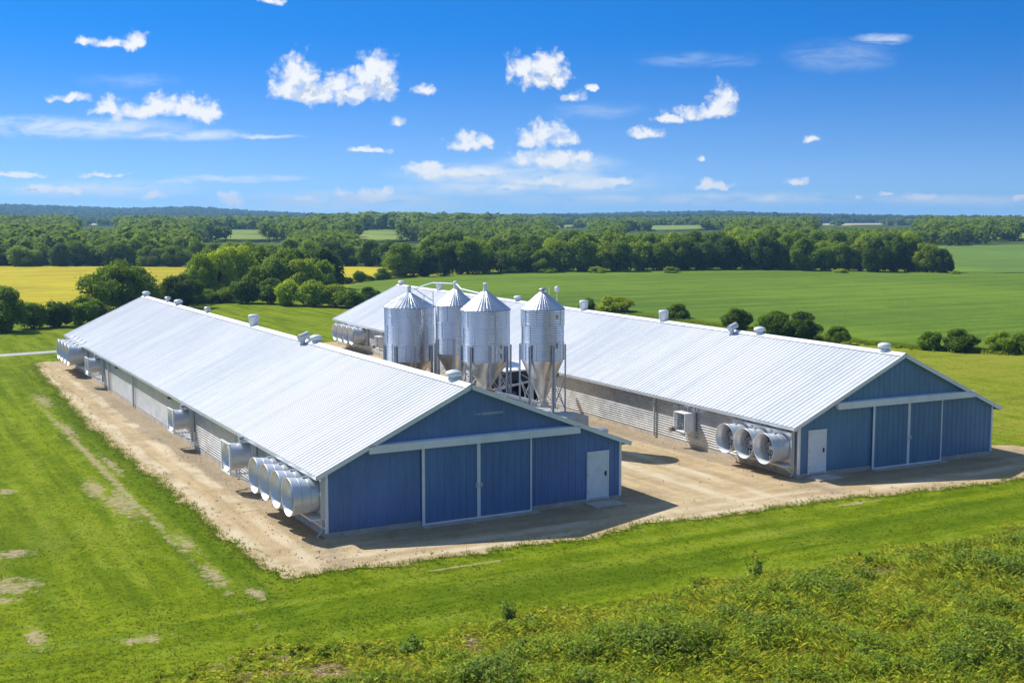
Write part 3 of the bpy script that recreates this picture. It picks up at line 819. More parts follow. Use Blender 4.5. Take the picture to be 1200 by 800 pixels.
for i, y in enumerate((.72, 2.06, 3.40, 4.74)):
    put(cone0, (0, y, 1.46), 0, ('metal cone fan nearest the front corner of the nearer barn', 'second metal cone fan from the front corner of the nearer barn',
        'third metal cone fan from the front corner of the nearer barn', 'half-hidden cone fan at the far end of the front row on the nearer barn')[i], 'cone fans on the long wall of the nearer barn')
put(hood0, (0, 8.7, 1.45), 0, 'framed round fan standing just behind the front row of cone fans', 'framed single fans on the nearer barn', 1.12)
put(hood0, (0, 18.9, 1.42), 0, 'framed round fan alone at the middle of the nearer barn wall', 'framed single fans on the nearer barn')
put(hood0, (0, 42.6, 1.45), 0, 'framed round fan just ahead of the back row of cone fans on the nearer barn', 'framed single fans on the nearer barn')
for i, y in enumerate((48.9, 50.4, 51.9, 53.4)):
    put(cone0, (0, y, 1.52), 0, '%s cone fan of the row at the back end of the nearer barn' % ('foremost', 'second', 'third', 'rearmost')[i], 'cone fans on the long wall of the nearer barn', 1.08)
for i, y in enumerate((.95, 2.32, 3.68)):
    put(cone0, b2(0, y, 1.25), A2, '%s of three open cone fans beside the farther barn\'s walk door corner' % ('nearest', 'middle', 'farthest')[i], 'cone fans on the long wall of the farther barn', .98)
put(box0, b2(0, 7.9, 1.30), A2, 'square white box fan on the wall behind the three open cone fans', 'square fans on the farther barn', .92)
for i, y in enumerate((53.6, 55.0, 56.4, 57.8)):
    put(cone0, b2(0, y, 1.42), A2, '%s cone fan of the row at the back end of the farther barn' % ('foremost', 'second', 'third', 'rearmost')[i], 'cone fans on the long wall of the farther barn', 1.05)
put(box0, b2(0, 49.2, 1.30), A2, 'small square fan beside the back row of cone fans on the farther barn', 'square fans on the farther barn', .92)

# ------------------------------------------------------------------ feed silos
PAD = 1.75
mb = MB(); mb.box((13.15, 8.75, -.2), (16.25, 19.2, PAD)); 
pad = tag(mb.build('concrete_pad', M['padtop']), 'thick pale concrete pad under the two front feed silos', 'pad')
bv = pad.modifiers.new('bevel', 'BEVEL'); bv.width = .03; bv.segments = 2

def make_silo(x, y, r, zb, zh, ze, za, nleg, label, tip, capc, rot=0.0, ladder=True):
    """zb base, zh foot of the drum, ze eave of the drum, za apex"""
    root = tag(empty('feed_silo', (x, y, zb), rot), label, 'silo', 'galvanised feed silos between the barns')
    zh -= zb; ze -= zb; za -= zb
    prof = []; pitch = .105; n = int((ze-zh)/pitch)
    for i in range(n):
        z = zh+(ze-zh)*i/n; dz = (ze-zh)/n
        for t in range(4):
            rr = r+.014*math.sin(2*PI*t/4)
            if i % 8 == 0 and t == 1: rr += .012
            prof.append((rr, z+dz*t/4))
    prof.append((r, ze))
    mb = MB(); mb.lathe(prof, 56, smooth=True); 
    drum = mb.build('drum', M['silo'], root)
    mb = MB(); nb = 10
    for k in range(nb):     # bolted sheet seams
        t = 2*PI*(k+.3)/nb
        for j in range(3):
            z0 = zh+(ze-zh)*j/3; tt = t+(j % 2)*PI/nb
            mb.bar((math.cos(tt)*(r+.016), math.sin(tt)*(r+.016), z0), (math.cos(tt)*(r+.016), math.sin(tt)*(r+.016), z0+(ze-zh)/3), .01, .03)
    mb.build('seam', M['silo'], drum)
    # ribbed conical roof
    mb = MB(); NR = 40
    vs = []; fs = []
    for rr, z in ((r*1.06, ze-.02), (r*.13, za-.16)):
        for k in range(NR*4):
            t = 2*PI*k/(NR*4); up = (.011 if k % 4 == 0 else 0)*(rr/r*.6+.4)
            vs.append((rr*math.cos(t), rr*math.sin(t), z+up))
    m = NR*4
    for k in range(m): fs.append((k, (k+1) % m, m+(k+1) % m, m+k))
    mb.add(vs, fs); mb.lathe([(r*1.055, ze-.035), (r*.95, ze-.04)], 48)
    roof = mb.build('roof', M['silo'], root)
    mb = MB(); mb.lathe([(r*.15, za-.20), (r*.15, za-.06), (r*.19, za-.055), (r*.19, za-.02), (r*.05, za+.03), (.01, za+.03)] if not capc else
                        [(r*.12, za-.20), (.12, za-.08), (.11, za+.16), (.13, za+.17), (.13, za+.25), (.09, za+.28), (.01, za+.29)], 18)
    mb.build('lid', M['plastic'] if capc else M['silo'], roof)
    # hopper
    zt = tip-zb
    mb = MB(); mb.lathe([(r*.995, zh+.01), (r*.985, zh-.03), (.16, zt+.18), (.14, zt+.10), (.14, zt), (.01, zt)], 44); hop = mb.build('hopper', M['hopper'], root)
    mb = MB(); mb.box((-.20, -.16, zt-.10), (.20, .16, zt+.02)); mb.lathe([(.17, zt), (.17, zt+.1)], 16); mb.build('boot', M['galv'], hop)
    # legs
    for k in range(nleg):
        t = 2*PI*(k+.5)/nleg; c, s = math.cos(t), math.sin(t); R = r+.055
        mb = MB(); top_ = zh+.62*(ze-zh)*.42+.1
        a = Vector((c*R, s*R, 0)); tx = Vector((-s, c, 0)); o_ = Vector((c, s, 0))
        for w0, dep in ((0, .012),):
            p0 = a; p1 = a+Vector((0,0,top_))
            mb.bar(p0, p1, .12, .03, up=o_)
            mb.bar(p0+tx*.055-o_*.0+o_*.03, p1+tx*.055+o_*.03, .012, .06, up=o_); mb.bar(p0-tx*.055+o_*.03, p1-tx*.055+o_*.03, .012, .06, up=o_)
        lg = mb.build('leg', M['leg'], root)
        f = MB(); f.box((a.x-.11, a.y-.11, -.004), (a.x+.11, a.y+.11, .025)); f.build('foot_plate', M['leg'], lg)
    # cross braces and hopper ties
    mb = MB()
    for k in range(nleg):
        t0 = 2*PI*(k+.5)/nleg; t1 = 2*PI*(k+1.5)/nleg; R = r+.05
        p = Vector((math.cos(t0)*R, math.sin(t0)*R, 0)); q = Vector((math.cos(t1)*R, math.sin(t1)*R, 0)); z1 = (zh)*.62
        mb.bar(p+Vector((0,0,z1*.12)), q+Vector((0,0,z1)), .03); mb.bar(q+Vector((0,0,z1*.12)), p+Vector((0,0,z1)), .03)
        zz = zh-.45*(zh-zt); rr = r*.58
        mb.bar(p+Vector((0,0,zh*.72)), Vector((math.cos(t0)*rr, math.sin(t0)*rr, zz)), .025)
    mb.build('brace', M['leg'], root)
    if ladder:      # hooped ladder and fill pipe on the drum
        la = MB(); t = -1.0
        c, s = math.cos(t), math.sin(t); tx, ty = -s, c
        for a in (-.19, .19): la.bar(((r+.14)*c+tx*a, (r+.14)*s+ty*a, .3 if zt > 0 else .1), ((r+.14)*c+tx*a, (r+.14)*s+ty*a, ze+.05), .03)
        for q in np.arange(.5, ze, .32): la.bar(((r+.14)*c-tx*.19, (r+.14)*s-ty*.19, q), ((r+.14)*c+tx*.19, (r+.14)*s+ty*.19, q), .02)
        la.bar((r*1.05*c, r*1.05*s, ze), (r*.2*c, r*.2*s, za-.1), .03); la.build('ladder', M['leg'], root)
    return root
S1 = make_silo(14.3, 25.3, 1.44, 0, 2.80, 5.92, 6.85, 8, 'broadest feed silo, leftmost of the four, with a teal lid', 1.0, True, .2, ladder=False)
S2 = make_silo(15.75, 22.1, 1.13, 0, 3.45, 6.20, 7.22, 6, 'narrow feed silo half hidden between the two broad ones', 1.5, True, .5, ladder=False)
S3 = make_silo(14.55, 16.1, 1.25, PAD, 3.72, 6.38, 7.45, 8, 'broad feed silo standing in front of the half-hidden one', 2.02, True, .1, ladder=False)
S4 = make_silo(14.95, 10.9, 1.02, PAD, 4.28, 6.76, 7.70, 6, 'slim feed silo nearest the blue gable with its whole hopper showing', 2.12, False, -.05, ladder=False)

# sight tubes on the drums facing the camera (yellowish slots)
for (px_, py_, r_, z0, z1, root) in ((14.95,10.9,1.02,4.9,6.5,S4), (14.55,16.1,1.25,3.9,4.6,S3)):
    mb = MB(); t = -1.35-root.rotation_euler.z
    zb = root.location.z
    for zc in ((z0, z0+.25), (z1-.2, z1)):
        mb.bar((math.cos(t)*(r_+.03), math.sin(t)*(r_+.03), zc[0]-zb), (math.cos(t)*(r_+.03), math.sin(t)*(r_+.03), zc[1]-zb), .07, .03)
    m_ = MATS.get('sight_glass') or worn('sight_glass', (0.45, 0.38, 0.10), .4, 0, .2, 5)
    mb.build('sight_glass', m_, root)

# fill pipe between the tops of two silos
mb = MB(); mb.tube([(15.75,22.1,7.36),(15.65,21.6,7.30),(15.5,20.9,7.14),(14.95,18.0,7.12),(14.75,17.1,7.12),(14.62,16.5,7.22),(14.55,16.15,7.46)], .04, 8)
mb.tube([(15.75,22.1,7.35),(15.0,23.5,7.36),(14.5,24.8,7.0)], .035, 8)
for p in ((15.45,20.6),(15.05,18.4)): mb.bar((*p, 6.95), (*p, 7.13), .03)
tag(mb.build('fill_pipe', M['white']), 'pale pipe running across the tops of the broad silos', 'pipe')
# handrail at the broadest silo
mb = MB()
c = Vector((14.3, 25.3, 0))
d = Vector((.75, -.66, 0))
mb.bar(c+d*.25+Vector((0,0,7.0)), c+d*1.45+Vector((0,0,6.25)), .035); mb.bar(c+d*1.45+Vector((0,0,5.9)), c+d*1.45+Vector((0,0,6.8)), .035); mb.bar(c+d*.9+Vector((0,0,6.2)), c+d*.9+Vector((0,0,6.62)), .03)
mb.build('handrail', M['leg'], None)
hr = bpy.data.objects['handrail']; hr.parent = S1; hr.matrix_parent_inverse = Matrix.Rotation(-.2, 4, 'Z') @ Matrix.Translation((-14.3, -25.3, 0))

# augers from the hoppers to the barns
def auger(p, q, r_, label):
    root = tag(empty('feed_auger', p), label, 'auger', 'feed augers under the silos')
    d = Vector(q)-Vector(p)
    mb = MB(); mb.tube([(0,0,0), d], r_, 10); mb.build('auger_tube', M['galv'], root)
    m2 = MB(); e = d.normalized(); m2.tube([d-e*.5, d-e*.05], r_*1.9, 12); m2.build('motor', M['rust'], root)
auger((14.95,10.9,2.15), (12.7,12.6,2.75), .07, 'thin inclined feed auger from the slim silo to the nearer barn')
auger((14.55,16.1,2.05), (20.9,19.5,2.2), .08, 'inclined feed auger crossing from the broad front silo to the farther barn')
auger((15.75,22.1,1.5), (21.0,23.5,2.2), .08, 'inclined feed auger below the half-hidden silo')

# open dark shed behind the two front silos
sh = tag(empty('equipment_shed', (17.7, 19.0, 0), .1), 'small open-fronted black equipment shed with a pale roof behind the silos', 'shed')
mb = MB(); mb.box((-1.05,.95,0),(1.05,1.05,2.75)); mb.box((-1.05,-1.0,0),(-.97,.95,2.75)); mb.box((.97,-1.0,0),(1.05,.95,2.75)); mb.box((-.97,-1.0,2.2),(.97,-.92,2.75)); mb.build('wall', M['dark'], sh)
mb = MB(); mb.add([(-1.25,-1.25,2.78),(1.25,-1.25,2.78),(1.25,1.25,2.95),(-1.25,1.25,2.95),(-1.25,-1.25,2.86),(1.25,-1.25,2.86),(1.25,1.25,3.03),(-1.25,1.25,3.03)], [(0,3,2,1),(4,5,6,7),(0,1,5,4),(1,2,6,5),(2,3,7,6),(3,0,4,7)]); mb.build('roof', M['white'], sh)
mb = MB(); mb.box((-.5,-.3,0),(.5,.5,1.1)); mb.lathe([(.01,1.1),(.3,1.1),(.3,1.45),(.01,1.5)], 16, (0,.1,0)); mb.tube([(-.6,-.6,0),(-.6,-.6,1.9),(-.2,-.5,2.0)], .05, 8); mb.build('pump', M['leg'], sh)
# drum-shaped tank and pallet near the pad
mb = MB(); mb.lathe([(.01,0),(.5,0),(.52,.03),(.52,.42),(.46,.5),(.01,.54)], 24, (18.6, 11.6, 0)); tag(mb.build('water_trough', M['galv']), 'low round grey tank on the gravel beside the silo pad', 'tank')
# thin masts behind the silos on the far roof side
def mast(x, y, z0, z1, head, label):
    root = tag(empty('mast', (x, y, z0)), label, 'mast', 'thin masts by the farther barn')
    mb = MB(); mb.tube([(0,0,0),(0,0,z1-z0)], [.025,.015], 6); mb.build('pole', M['white'], root)
    if head:
        mb = MB(); mb.lathe([(.01,z1-z0),(.16,z1-z0),(.16,z1-z0+.08),(.13,z1-z0+.10),(.16,z1-z0+.12),(.16,z1-z0+.28),(.05,z1-z0+.34),(.01,z1-z0+.34)], 14); mb.build('sensor', M['white'], root)
    return root
for (xl, yl, za_, hd, lb) in ((5.75, 33.6, 6.3, False, 'thin bare mast on the far ridge, left of the pair'), (5.75, 32.7, 6.35, False, 'thin bare mast on the far ridge, right of the pair'),
                              (5.75, 31.6, 6.1, True, 'slim mast carrying a small white sensor on the far ridge')):
    q = b2(xl, yl)
    mast(q[0], q[1], 5.05, za_, hd, lb)

# ------------------------------------------------------------------ foliage
def leaf_quads(P, N, size, jitter=.6, aspect=1.4):
    n = len(P)
    N = N + rng.normal(0, jitter, (n, 3)); N /= np.linalg.norm(N, axis=1, keepdims=True)+1e-9
    T = np.cross(N, rng.normal(0, 1, (n, 3))); T /= np.linalg.norm(T, axis=1, keepdims=True)+1e-9
    B = np.cross(N, T)
    s = (size*rng.uniform(.6, 1.4, n))[:, None]
    a = T*s*aspect*.5; b = B*s*.5
    bend = N*s*.18
    return np.stack([P-a, P-b*.9+bend, P+a, P+b*.9+bend], 1)

def crown_pts(n, nb, seed, lo=0.0, flat=1.0, rblob=(.26, .42), top=1.0, tb=.08):
    """points and normals of a lumpy crown in a unit box: x, y in -.5...5, z in 0..1"""
    r = np.random.default_rng(seed)
    C = []; Rb = []
    while len(C) < nb:
        p = r.normal(0, 1, 3); p /= np.linalg.norm(p); q = r.uniform(.35, 1.0)**.6
        c = np.array([p[0]*.5*q, p[1]*.5*q, .5+.5*p[2]*q])
        rb = r.uniform(*rblob)*.5
        # taper: slimmer at the top and the bottom
        wz = 1 - .35*max(0, (c[2]-.55)/.45)**2 - tb*max(0, (.35-c[2])/.35)
        c[0] *= wz*(1-rb*.9); c[1] *= wz*(1-rb*.9); c[2] = lo+(1-lo)*(rb*.8+(1-1.5*rb)*c[2])
        C.append(c); Rb.append(rb)
    C = np.array(C); Rb = np.array(Rb)
    w = Rb**2; k = r.choice(nb, n, p=w/w.sum())
    D = r.normal(0, 1, (n, 3)); D[:, 2] = D[:, 2]*.9+.15; D /= np.linalg.norm(D, axis=1, keepdims=True)
    rad = r.uniform(.62, 1.06, n)**.7
    P = C[k]+D*(Rb[k]*rad)[:, None]
    # a few stray sprigs
    stray = r.random(n) < .10; P[stray] += D[stray]*r.uniform(.01, .07, (int(stray.sum()), 1))
    N = D*.9+np.array([0, 0, .5])
    ok = P[:, 2] > .005
    return P[ok], N[ok]

def crown_mesh(name, n, nb, seed, size, mat, dims, lo=0.0, rblob=(.26, .42)):
    """a crown mesh of real dimensions (w, w, h)"""
    P, N = crown_pts(n, nb, seed, lo, rblob=rblob)
    P = P*np.array([dims[0], dims[0], dims[1]])
    V = leaf_quads(P, N, size)
    me = bpy.data.meshes.new(name)
    o = quads_mesh(name, V, mat); me = o.data
    bpy.data.objects.remove(o)
    return me

def trunk_mesh(h, r, seed, limbs=6, bush=False):
    rd = random.Random(seed); mb = MB()
    if not bush:
        lean = (rd.uniform(-.2, .2), rd.uniform(-.2, .2))
        mb.tube([(0,0,-.15), (0,0,h*.12), (lean[0]*.4, lean[1]*.4, h*.35), (lean[0], lean[1], h*.62), (lean[0]*1.3, lean[1]*1.3, h*.85)], [r*1.35, r, r*.8, r*.45, r*.12], 9)
    for k in range(limbs):
        t = 2*PI*k/limbs+rd.uniform(-.4, .4); z0 = h*rd.uniform(.18, .5) if not bush else 0.0
        L = h*rd.uniform(.25, .42); c, s = math.cos(t), math.sin(t)
        mb.tube([(0,0,z0), (c*L*.45, s*L*.45, z0+L*.5), (c*L*.8, s*L*.8, z0+L*.95)], [r*.5, r*.32, r*.1], 6)
    me_o = mb.build('trunk', M['bark']); me = me_o.data; bpy.data.objects.remove(me_o)
    return me

CROWNS = {}
def crown_set(key, specs, mat):
    CROWNS[key] = [(crown_mesh('crown', *a), a[4]) for a in specs]
def mk(key, n, nb, size, w, h, mat, k, lo=0.0, rblob=(.26, .42)):
    CROWNS[key] = [crown_mesh('crown', n, nb, 100+hash_(key)+i, size, mat, (w, h), lo, rblob) for i in range(k)]
def hash_(s): return sum(ord(c)*(i+3) for i, c in enumerate(s)) % 9973
mk('oak', 22000, 80, .19, 8, 6.2, M['leaf_dark'], 1, .02, (.15, .30))
mk('broad', 14000, 54, .20, 6, 6, M['leaf_mid'], 4, -.06, (.18, .34))
mk('broad_light', 14000, 50, .20, 6, 6, M['leaf_light'], 3, -.06, (.18, .34))
mk('dark', 14000, 54, .20, 6, 6.5, M['leaf_dark'], 4, -.06, (.18, .34))
mk('bush', 8000, 34, .15, 3.5, 3, M['leaf_mid'], 4, -.08, (.22, .42))
mk('bush_dark', 8000, 34, .15, 3.5, 3, M['leaf_dark'], 3, -.08, (.22, .42))
mk('bush_light', 8000, 34, .15, 3.5, 3, M['leaf_light'], 3, -.08, (.22, .42))
DIM = {'oak': (8, 6.2), 'broad': (6, 6), 'broad_light': (6, 6), 'dark': (6, 6.5), 'bush': (3.5, 3), 'bush_dark': (3.5, 3), 'bush_light': (3.5, 3)}
TRUNKS = {False: [trunk_mesh(6, .22, i) for i in range(3)], True: [trunk_mesh(3, .09, 10+i, 7, True) for i in range(2)]}
tree_i = 0
def tree(kind, x, y, w, h, label, group, name=None, cat='tree'):
    global tree_i
    tree_i += 1
    bush = kind.startswith('bush')
    z = float(terrain(x, y))
    root = tag(empty(name or ('shrub' if bush else 'broadleaf_tree'), (x, y, z-.03), random.uniform(0, 2*PI)), label, 'shrub' if bush and cat == 'tree' else cat, group)
    dw, dh = DIM[kind]
    me = CROWNS[kind][tree_i % len(CROWNS[kind])]
    o = bpy.data.objects.new('crown', me); COL.objects.link(o); o.parent = root; o.scale = (w/dw, w/dw*random.uniform(.9, 1.1), h/dh)
    t = bpy.data.objects.new('trunk' if not bush else 'stem', TRUNKS[bush][tree_i % len(TRUNKS[bush])]); COL.objects.link(t); t.parent = root
    k = h/(3 if bush else 6); t.scale = (k, k, k)
    return root

# --- hedge and trees between the lawn and the yellow field
G1 = 'hedgerow between the back lawn and the yellow field'
tree('dark', -1.6, 86.5, 4.6, 4.6, 'dark tree cut by the picture edge at the end of the hedgerow', G1)
tree('bush_dark', -5.2, 86, 4.2, 3.3, 'low dark shrub below the tree at the hedgerow end', G1)
tree('bush', 1.4, 89.0, 3.6, 2.7, 'rounded shrub second along the hedgerow before the yellow field', G1)
tree('bush_dark', 3.9, 89.6, 3.4, 2.9, 'dark shrub in the hedgerow midway to the big round oak', G1)
tree('bush', 6.4, 92.0, 3.6, 3.0, 'mid green shrub in the hedgerow just before the big round oak', G1)
tree('bush_light', 7.9, 94.0, 3.0, 2.6, 'pale green shrub at the left foot of the big round oak', G1)
tree('bush_light', -8.6, 84, 3.4, 2.4, 'pale shrub outside the hedgerow end', G1)
tree('oak', 11.8, 99.0, 8.6, 6.5, 'big round dark oak rising behind the nearer barn\'s back end', G1)
tree('bush_dark', 15.2, 102.5, 4.4, 2.9, 'dark shrub at the right foot of the big round oak', G1)
tree('dark', 20.8, 109.0, 5.3, 4.6, 'compact dark tree standing between the big oak and the grove', G1)
tree('bush', 23.6, 112.5, 3.0, 1.8, 'low shrub right of the compact dark tree', G1)
# --- grove
G2 = 'grove at the corner of the yellow field'
for (kd, x, y, w, h, lb) in (
    ('broad', 26.3, 121, 4.8, 6.3, 'leftmost tall tree of the grove beside the yellow field'),
    ('broad_light', 29.5, 124, 5.4, 7.0, 'pale green tall tree second from the grove\'s left side'),
    ('broad_light', 33.6, 130, 6.6, 7.6, 'tallest bright green tree in the middle of the grove'),
    ('broad', 30.5, 131, 6.0, 6.6, 'mid green tree at the back left of the grove'),
    ('dark', 37.6, 133, 6.2, 7.2, 'dark tree at the back middle of the grove'),
    ('broad', 40.0, 130, 6.0, 7.0, 'mid green tree right of the tallest one in the grove'),
    ('dark', 44.0, 134, 6.2, 7.0, 'tall dark tree right of the grove\'s middle'),
    ('dark', 48.2, 133.5, 6.4, 6.4, 'dark rounded tree at the grove\'s right end above the barn roof corner'),
    ('broad_light', 42.2, 126, 5.4, 5.6, 'bright leafy tree in the front of the grove\'s right half'),
    ('broad', 36.2, 123.5, 5.4, 5.8, 'mid green tree in the front middle of the grove'),
    ('broad', 45.4, 127.5, 4.8, 5.0, 'small tree in front of the grove\'s dark right end')):
    tree(kd, x, y, w, h, lb, G2)
G3 = 'shrubs along the front of the grove'
for i, (kd, x, y, w, h, lb) in enumerate((
    ('bush', 25.6, 115.5, 3.6, 1.9, 'low spreading shrub leftmost in front of the grove'),
    ('bush_light', 28.4, 116.0, 3.2, 2.0, 'pale low shrub second from the left in front of the grove'),
    ('bush', 30.2, 113.0, 4.4, 3.7, 'tall rounded shrub left of centre in front of the grove'),
    ('bush', 32.6, 110.3, 3.6, 3.3, 'rounded shrub in the centre of the row before the grove'),
    ('bush_light', 33.8, 106.6, 4.0, 3.4, 'bright rounded shrub right of centre before the grove'),
    ('bush', 36.0, 104.0, 4.6, 3.6, 'large rounded shrub with pale top before the grove\'s dark end'),
    ('bush_light', 37.9, 101.5, 3.8, 3.0, 'bright shrub second from the right in the row before the grove'),
    ('bush', 38.9, 98.6, 3.6, 2.2, 'low shrub at the right end, nearest the farther barn\'s back corner'))):
    tree(kd, x, y, w, h, lb, G3)
G4 = 'small shrubs on the edge of the yellow field'
for (x, y, w, h, lb) in ((61.0, 152.4, 2.6, 2.2, 'small dark shrub in the middle of the yellow field edge'), (66.6, 156.0, 3.0, 2.2, 'small dark shrub on the yellow field edge by the treeline'), (57.5, 149, 1.8, 1.2, 'tiny shrub on the yellow field edge nearest the grove'), (63.8, 155, 1.8, 1.1, 'tiny shrub between two larger ones on the yellow field edge'), (45.5, 109.5, 3.2, 1.9, 'low dark shrub against the farther barn\'s roof slope')):
    tree('bush_dark', x, y, w, h, lb, G4)
# --- shrubs beyond the far barn
G5 = 'shrubs on the crop field edge beyond the farther barn'
for (kd, x, y, w, h, lb) in (
    ('bush', 60.8, 79.5, 2.4, 1.9, 'small shrub leftmost behind the farther barn\'s ridge'),
    ('bush_light', 62.2, 76.3, 4.2, 2.1, 'low shrub behind the farther barn\'s ridge right of a tall drum vent'),
    ('bush_dark', 63.2, 65.6, 3.0, 1.9, 'dark shrub just right of the middle drum vent on the far ridge'),
    ('bush', 61.6, 53.6, 3.0, 2.3, 'rounded shrub behind the leaning pipe vent on the far ridge'),
    ('bush', 60.6, 46.4, 4.0, 2.7, 'large shrub, left half of the biggest clump behind the far ridge'),
    ('bush_dark', 60.9, 43.6, 3.8, 2.6, 'large dark shrub, right half of the biggest clump behind the far ridge'),
    ('bush', 61.2, 39.4, 2.3, 1.6, 'small shrub right of the biggest clump behind the far ridge'),
    ('bush_dark', 64.9, 32.4, 2.3, 1.8, 'dark shrub, left of the pair beyond the farther barn\'s gable'),
    ('bush_dark', 66.2, 30.5, 3.0, 1.9, 'dark shrub, right of the pair beyond the farther barn\'s gable'),
    ('bush', 68.2, 28.0, 2.6, 1.8, 'shrub beyond the farther barn, second from the right picture edge'),
    ('bush_dark', 69.6, 26.4, 2.8, 2.0, 'shrub cut by the right picture edge beyond the farther barn')):
    tree(kd, x, y, w, h, lb, G5)

# --- treeline along the far edge of the green crop field: front row
line = [(474,326,44,41),(499,325,32,36),(522,323,38,42),(548,322,44,46),(566,321,30,38),(590,321,30,28),(612,321,34,36),(634,321,32,30),(657,320,38,38),(680,320,36,44),(703,319,34,34),(727,319,38,40),
        (752,318,36,38),(776,318,34,36),(800,317,36,40),(825,317,34,38),(850,317,36,40),(873,317,34,42),(896,317,38,43),(920,317,36,45),(944,318,36,40),(966,318,34,36),(988,319,32,38),(1008,319,30,38),(1028,320,32,42),(1048,320,32,44),(1068,320,32,44),(1086,321,30,38),(1104,321,26,30)]
nl = len(line)
for i, (px, py, w, h) in enumerate(line):
    R = CZ*FPX/(py-253.0)+random.uniform(0, 5); x, y = polar((px-600)/FPX, R)
    s = R/FPX
    kd = ('dark', 'broad', 'dark', 'broad_light', 'broad')[(i*7+i//3) % 5]
    if px in (1028, 1048, 1068): kd = 'dark'
    tree(kd, x, y, w*s*1.16, h*s, 'tree %s from the right end of the treeline behind the green crop field' % ORD[nl-i] if i < nl-1 else 'tree at the right end of the treeline behind the green crop field', 'front row of the treeline behind the green crop field')
# second row just behind, taller ones showing above
line2 = [(510,42),(536,46),(580,38),(602,38),(624,42),(646,36),(668,46),(690,42),(716,44),(740,42),(764,44),(788,44),(812,46),(838,44),(862,48),(884,46),(908,50),(932,44),(955,44),(978,44),(1000,44),(1020,46),(1042,46),(1062,44)]
for i, (px, h) in enumerate(line2):
    R = 258+random.uniform(0, 12); x, y = polar((px-600)/FPX, R); s = R/FPX
    tree(('broad', 'dark', 'broad_light')[i % 3], x, y, 40*s, h*s*.96, 'tree crown showing above the front row of the crop field treeline', 'second row of the treeline behind the green crop field')
# little pale bushes at the foot of the treeline
for i, (px, w, h) in enumerate(((595,14,7),(641,12,7),(700,14,8),(786,12,8),(985,10,6),(1120,8,5))):
    R = CZ*FPX/(py-253.0)-6; R = 232 if px < 1000 else 228; x, y = polar((px-600)/FPX, R); s = R/FPX
    tree('bush_light', x, y, w*s*1.6, h*s*1.2, 'low pale shrub at the foot of the crop field treeline, %s from the right' % ORD[6-i] if i < 5 else 'low pale shrub just off the treeline\'s right end', 'pale shrubs at the foot of the treeline')
# --- woodland edge behind the yellow field: front row
k = 0; row = []
px = -40
while px < 470:
    row.append(px); px += random.uniform(17, 27)
for i, px in enumerate(row):
    R = 262+random.uniform(-2, 9); x, y = polar((px-600)/FPX, R); s = R/FPX
    tree(('dark', 'broad', 'dark', 'broad')[random.randrange(4)], x, y, random.uniform(30, 40)*s, random.uniform(26, 34)*s,
         'tree on the woodland edge behind the yellow field, %s from the right' % ORD[len(row)-i] if i < len(row)-1 else 'tree at the right end of the woodland edge behind the yellow field', 'woodland edge behind the yellow field')

# --- woods beyond, far-off and uncounted
def wood(name, trees, nleaf, size, mat, label=None):
    """trees: array of x, y, z, w, h"""
    temps = []
    for i in range(10):
        P, N = crown_pts(nleaf, 9, 900+i, 0.0, rblob=(.34, .55)); temps.append((P, N))
    out = []
    for i, (x, y, z, w, h) in enumerate(trees):
        P, N = temps[i % 10]
        a = random.uniform(0, 2*PI); c, s = math.cos(a), math.sin(a)
        Q = np.stack([(P[:, 0]*c-P[:, 1]*s)*w, (P[:, 0]*s+P[:, 1]*c)*w, P[:, 2]*h], 1)
        NN = np.stack([N[:, 0]*c-N[:, 1]*s, N[:, 0]*s+N[:, 1]*c, N[:, 2]], 1)
        out.append(leaf_quads(Q, NN, size*(w/7), .42)+np.array([x, y, z-.2]))
    V = np.concatenate(out)
    o = quads_mesh(name, V, mat)
    return tag(o, label, 'woodland' if label else None, kind='stuff')

def scatter(Ra, Rb, spacing, tmin=-.56, tmax=.56):
    """jittered polar lattice"""
    out = []; R = Ra
    while R < Rb:
        st = spacing(R); dt = st/R; t = tmin+random.uniform(0, dt)
        while t < tmax:
            rr = R+random.uniform(-.45, .45)*st; tt = t+random.uniform(-.4, .4)*dt
            out.append((rr, tt)); t += dt
        R += st
    return np.array(out)
def build_wood(Ra, Rb, spacing, hmin, hmax, wf, keep=None):
    A = scatter(Ra, Rb, spacing)
    x = CX+FW[0]*A[:, 0]+RT[0]*A[:, 1]*A[:, 0]; y = CY+FW[1]*A[:, 0]+RT[1]*A[:, 1]*A[:, 0]
    ok = np.ones(len(x), bool)
    for p in [CROP, YELLOW, RIGHTF]+list(MEADOWS.values()): ok &= ~inside(p, x, y)
    z = terrain(x, y); px = 600+A[:, 1]*FPX
    h = np.array([random.uniform(hmin, hmax) for _ in x])
    g = np.array([mnoise.noise(Vector((a*.004, b*.004, 5))) for a, b in zip(x, y)])
    g2 = np.array([mnoise.noise(Vector((a*.012, b*.012, 9))) for a, b in zip(x, y)])
    h *= 1+.22*g+.22*g2
    mid = np.exp(-((px-520)/130)**2)*((A[:, 0] > 600) & (A[:, 0] < 1150)); h *= 1+.42*mid
    # clearings stay open to view: the woods below them are young and low
    for nm, (p0, p1, Rm) in PXR.items():
        near = (px > p0-3) & (px < p1+3) & (A[:, 0] < Rm)
        ynear = 253.0+(CZ-float(terrain(*polar(((p0+p1)/2-600)/FPX, Rm))))*FPX/Rm + 1.0
        hm = CZ-(ynear-253.0)*A[:, 0]/FPX - z
        h = np.where(near, np.minimum(h, hm*np.array([random.uniform(.82, 1.0) for _ in x])), h)
    # right-hand field keeps its view
    fr = (px > 1112) & (A[:, 0] < 400)
    ok &= ~fr
    ok &= h > 2.2
    if keep is not None: ok &= keep(A[:, 0], px, x, y)
    w = h*wf*np.array([random.uniform(.8, 1.25) for _ in x])
    return np.stack([x, y, z, w, h], 1)[ok]
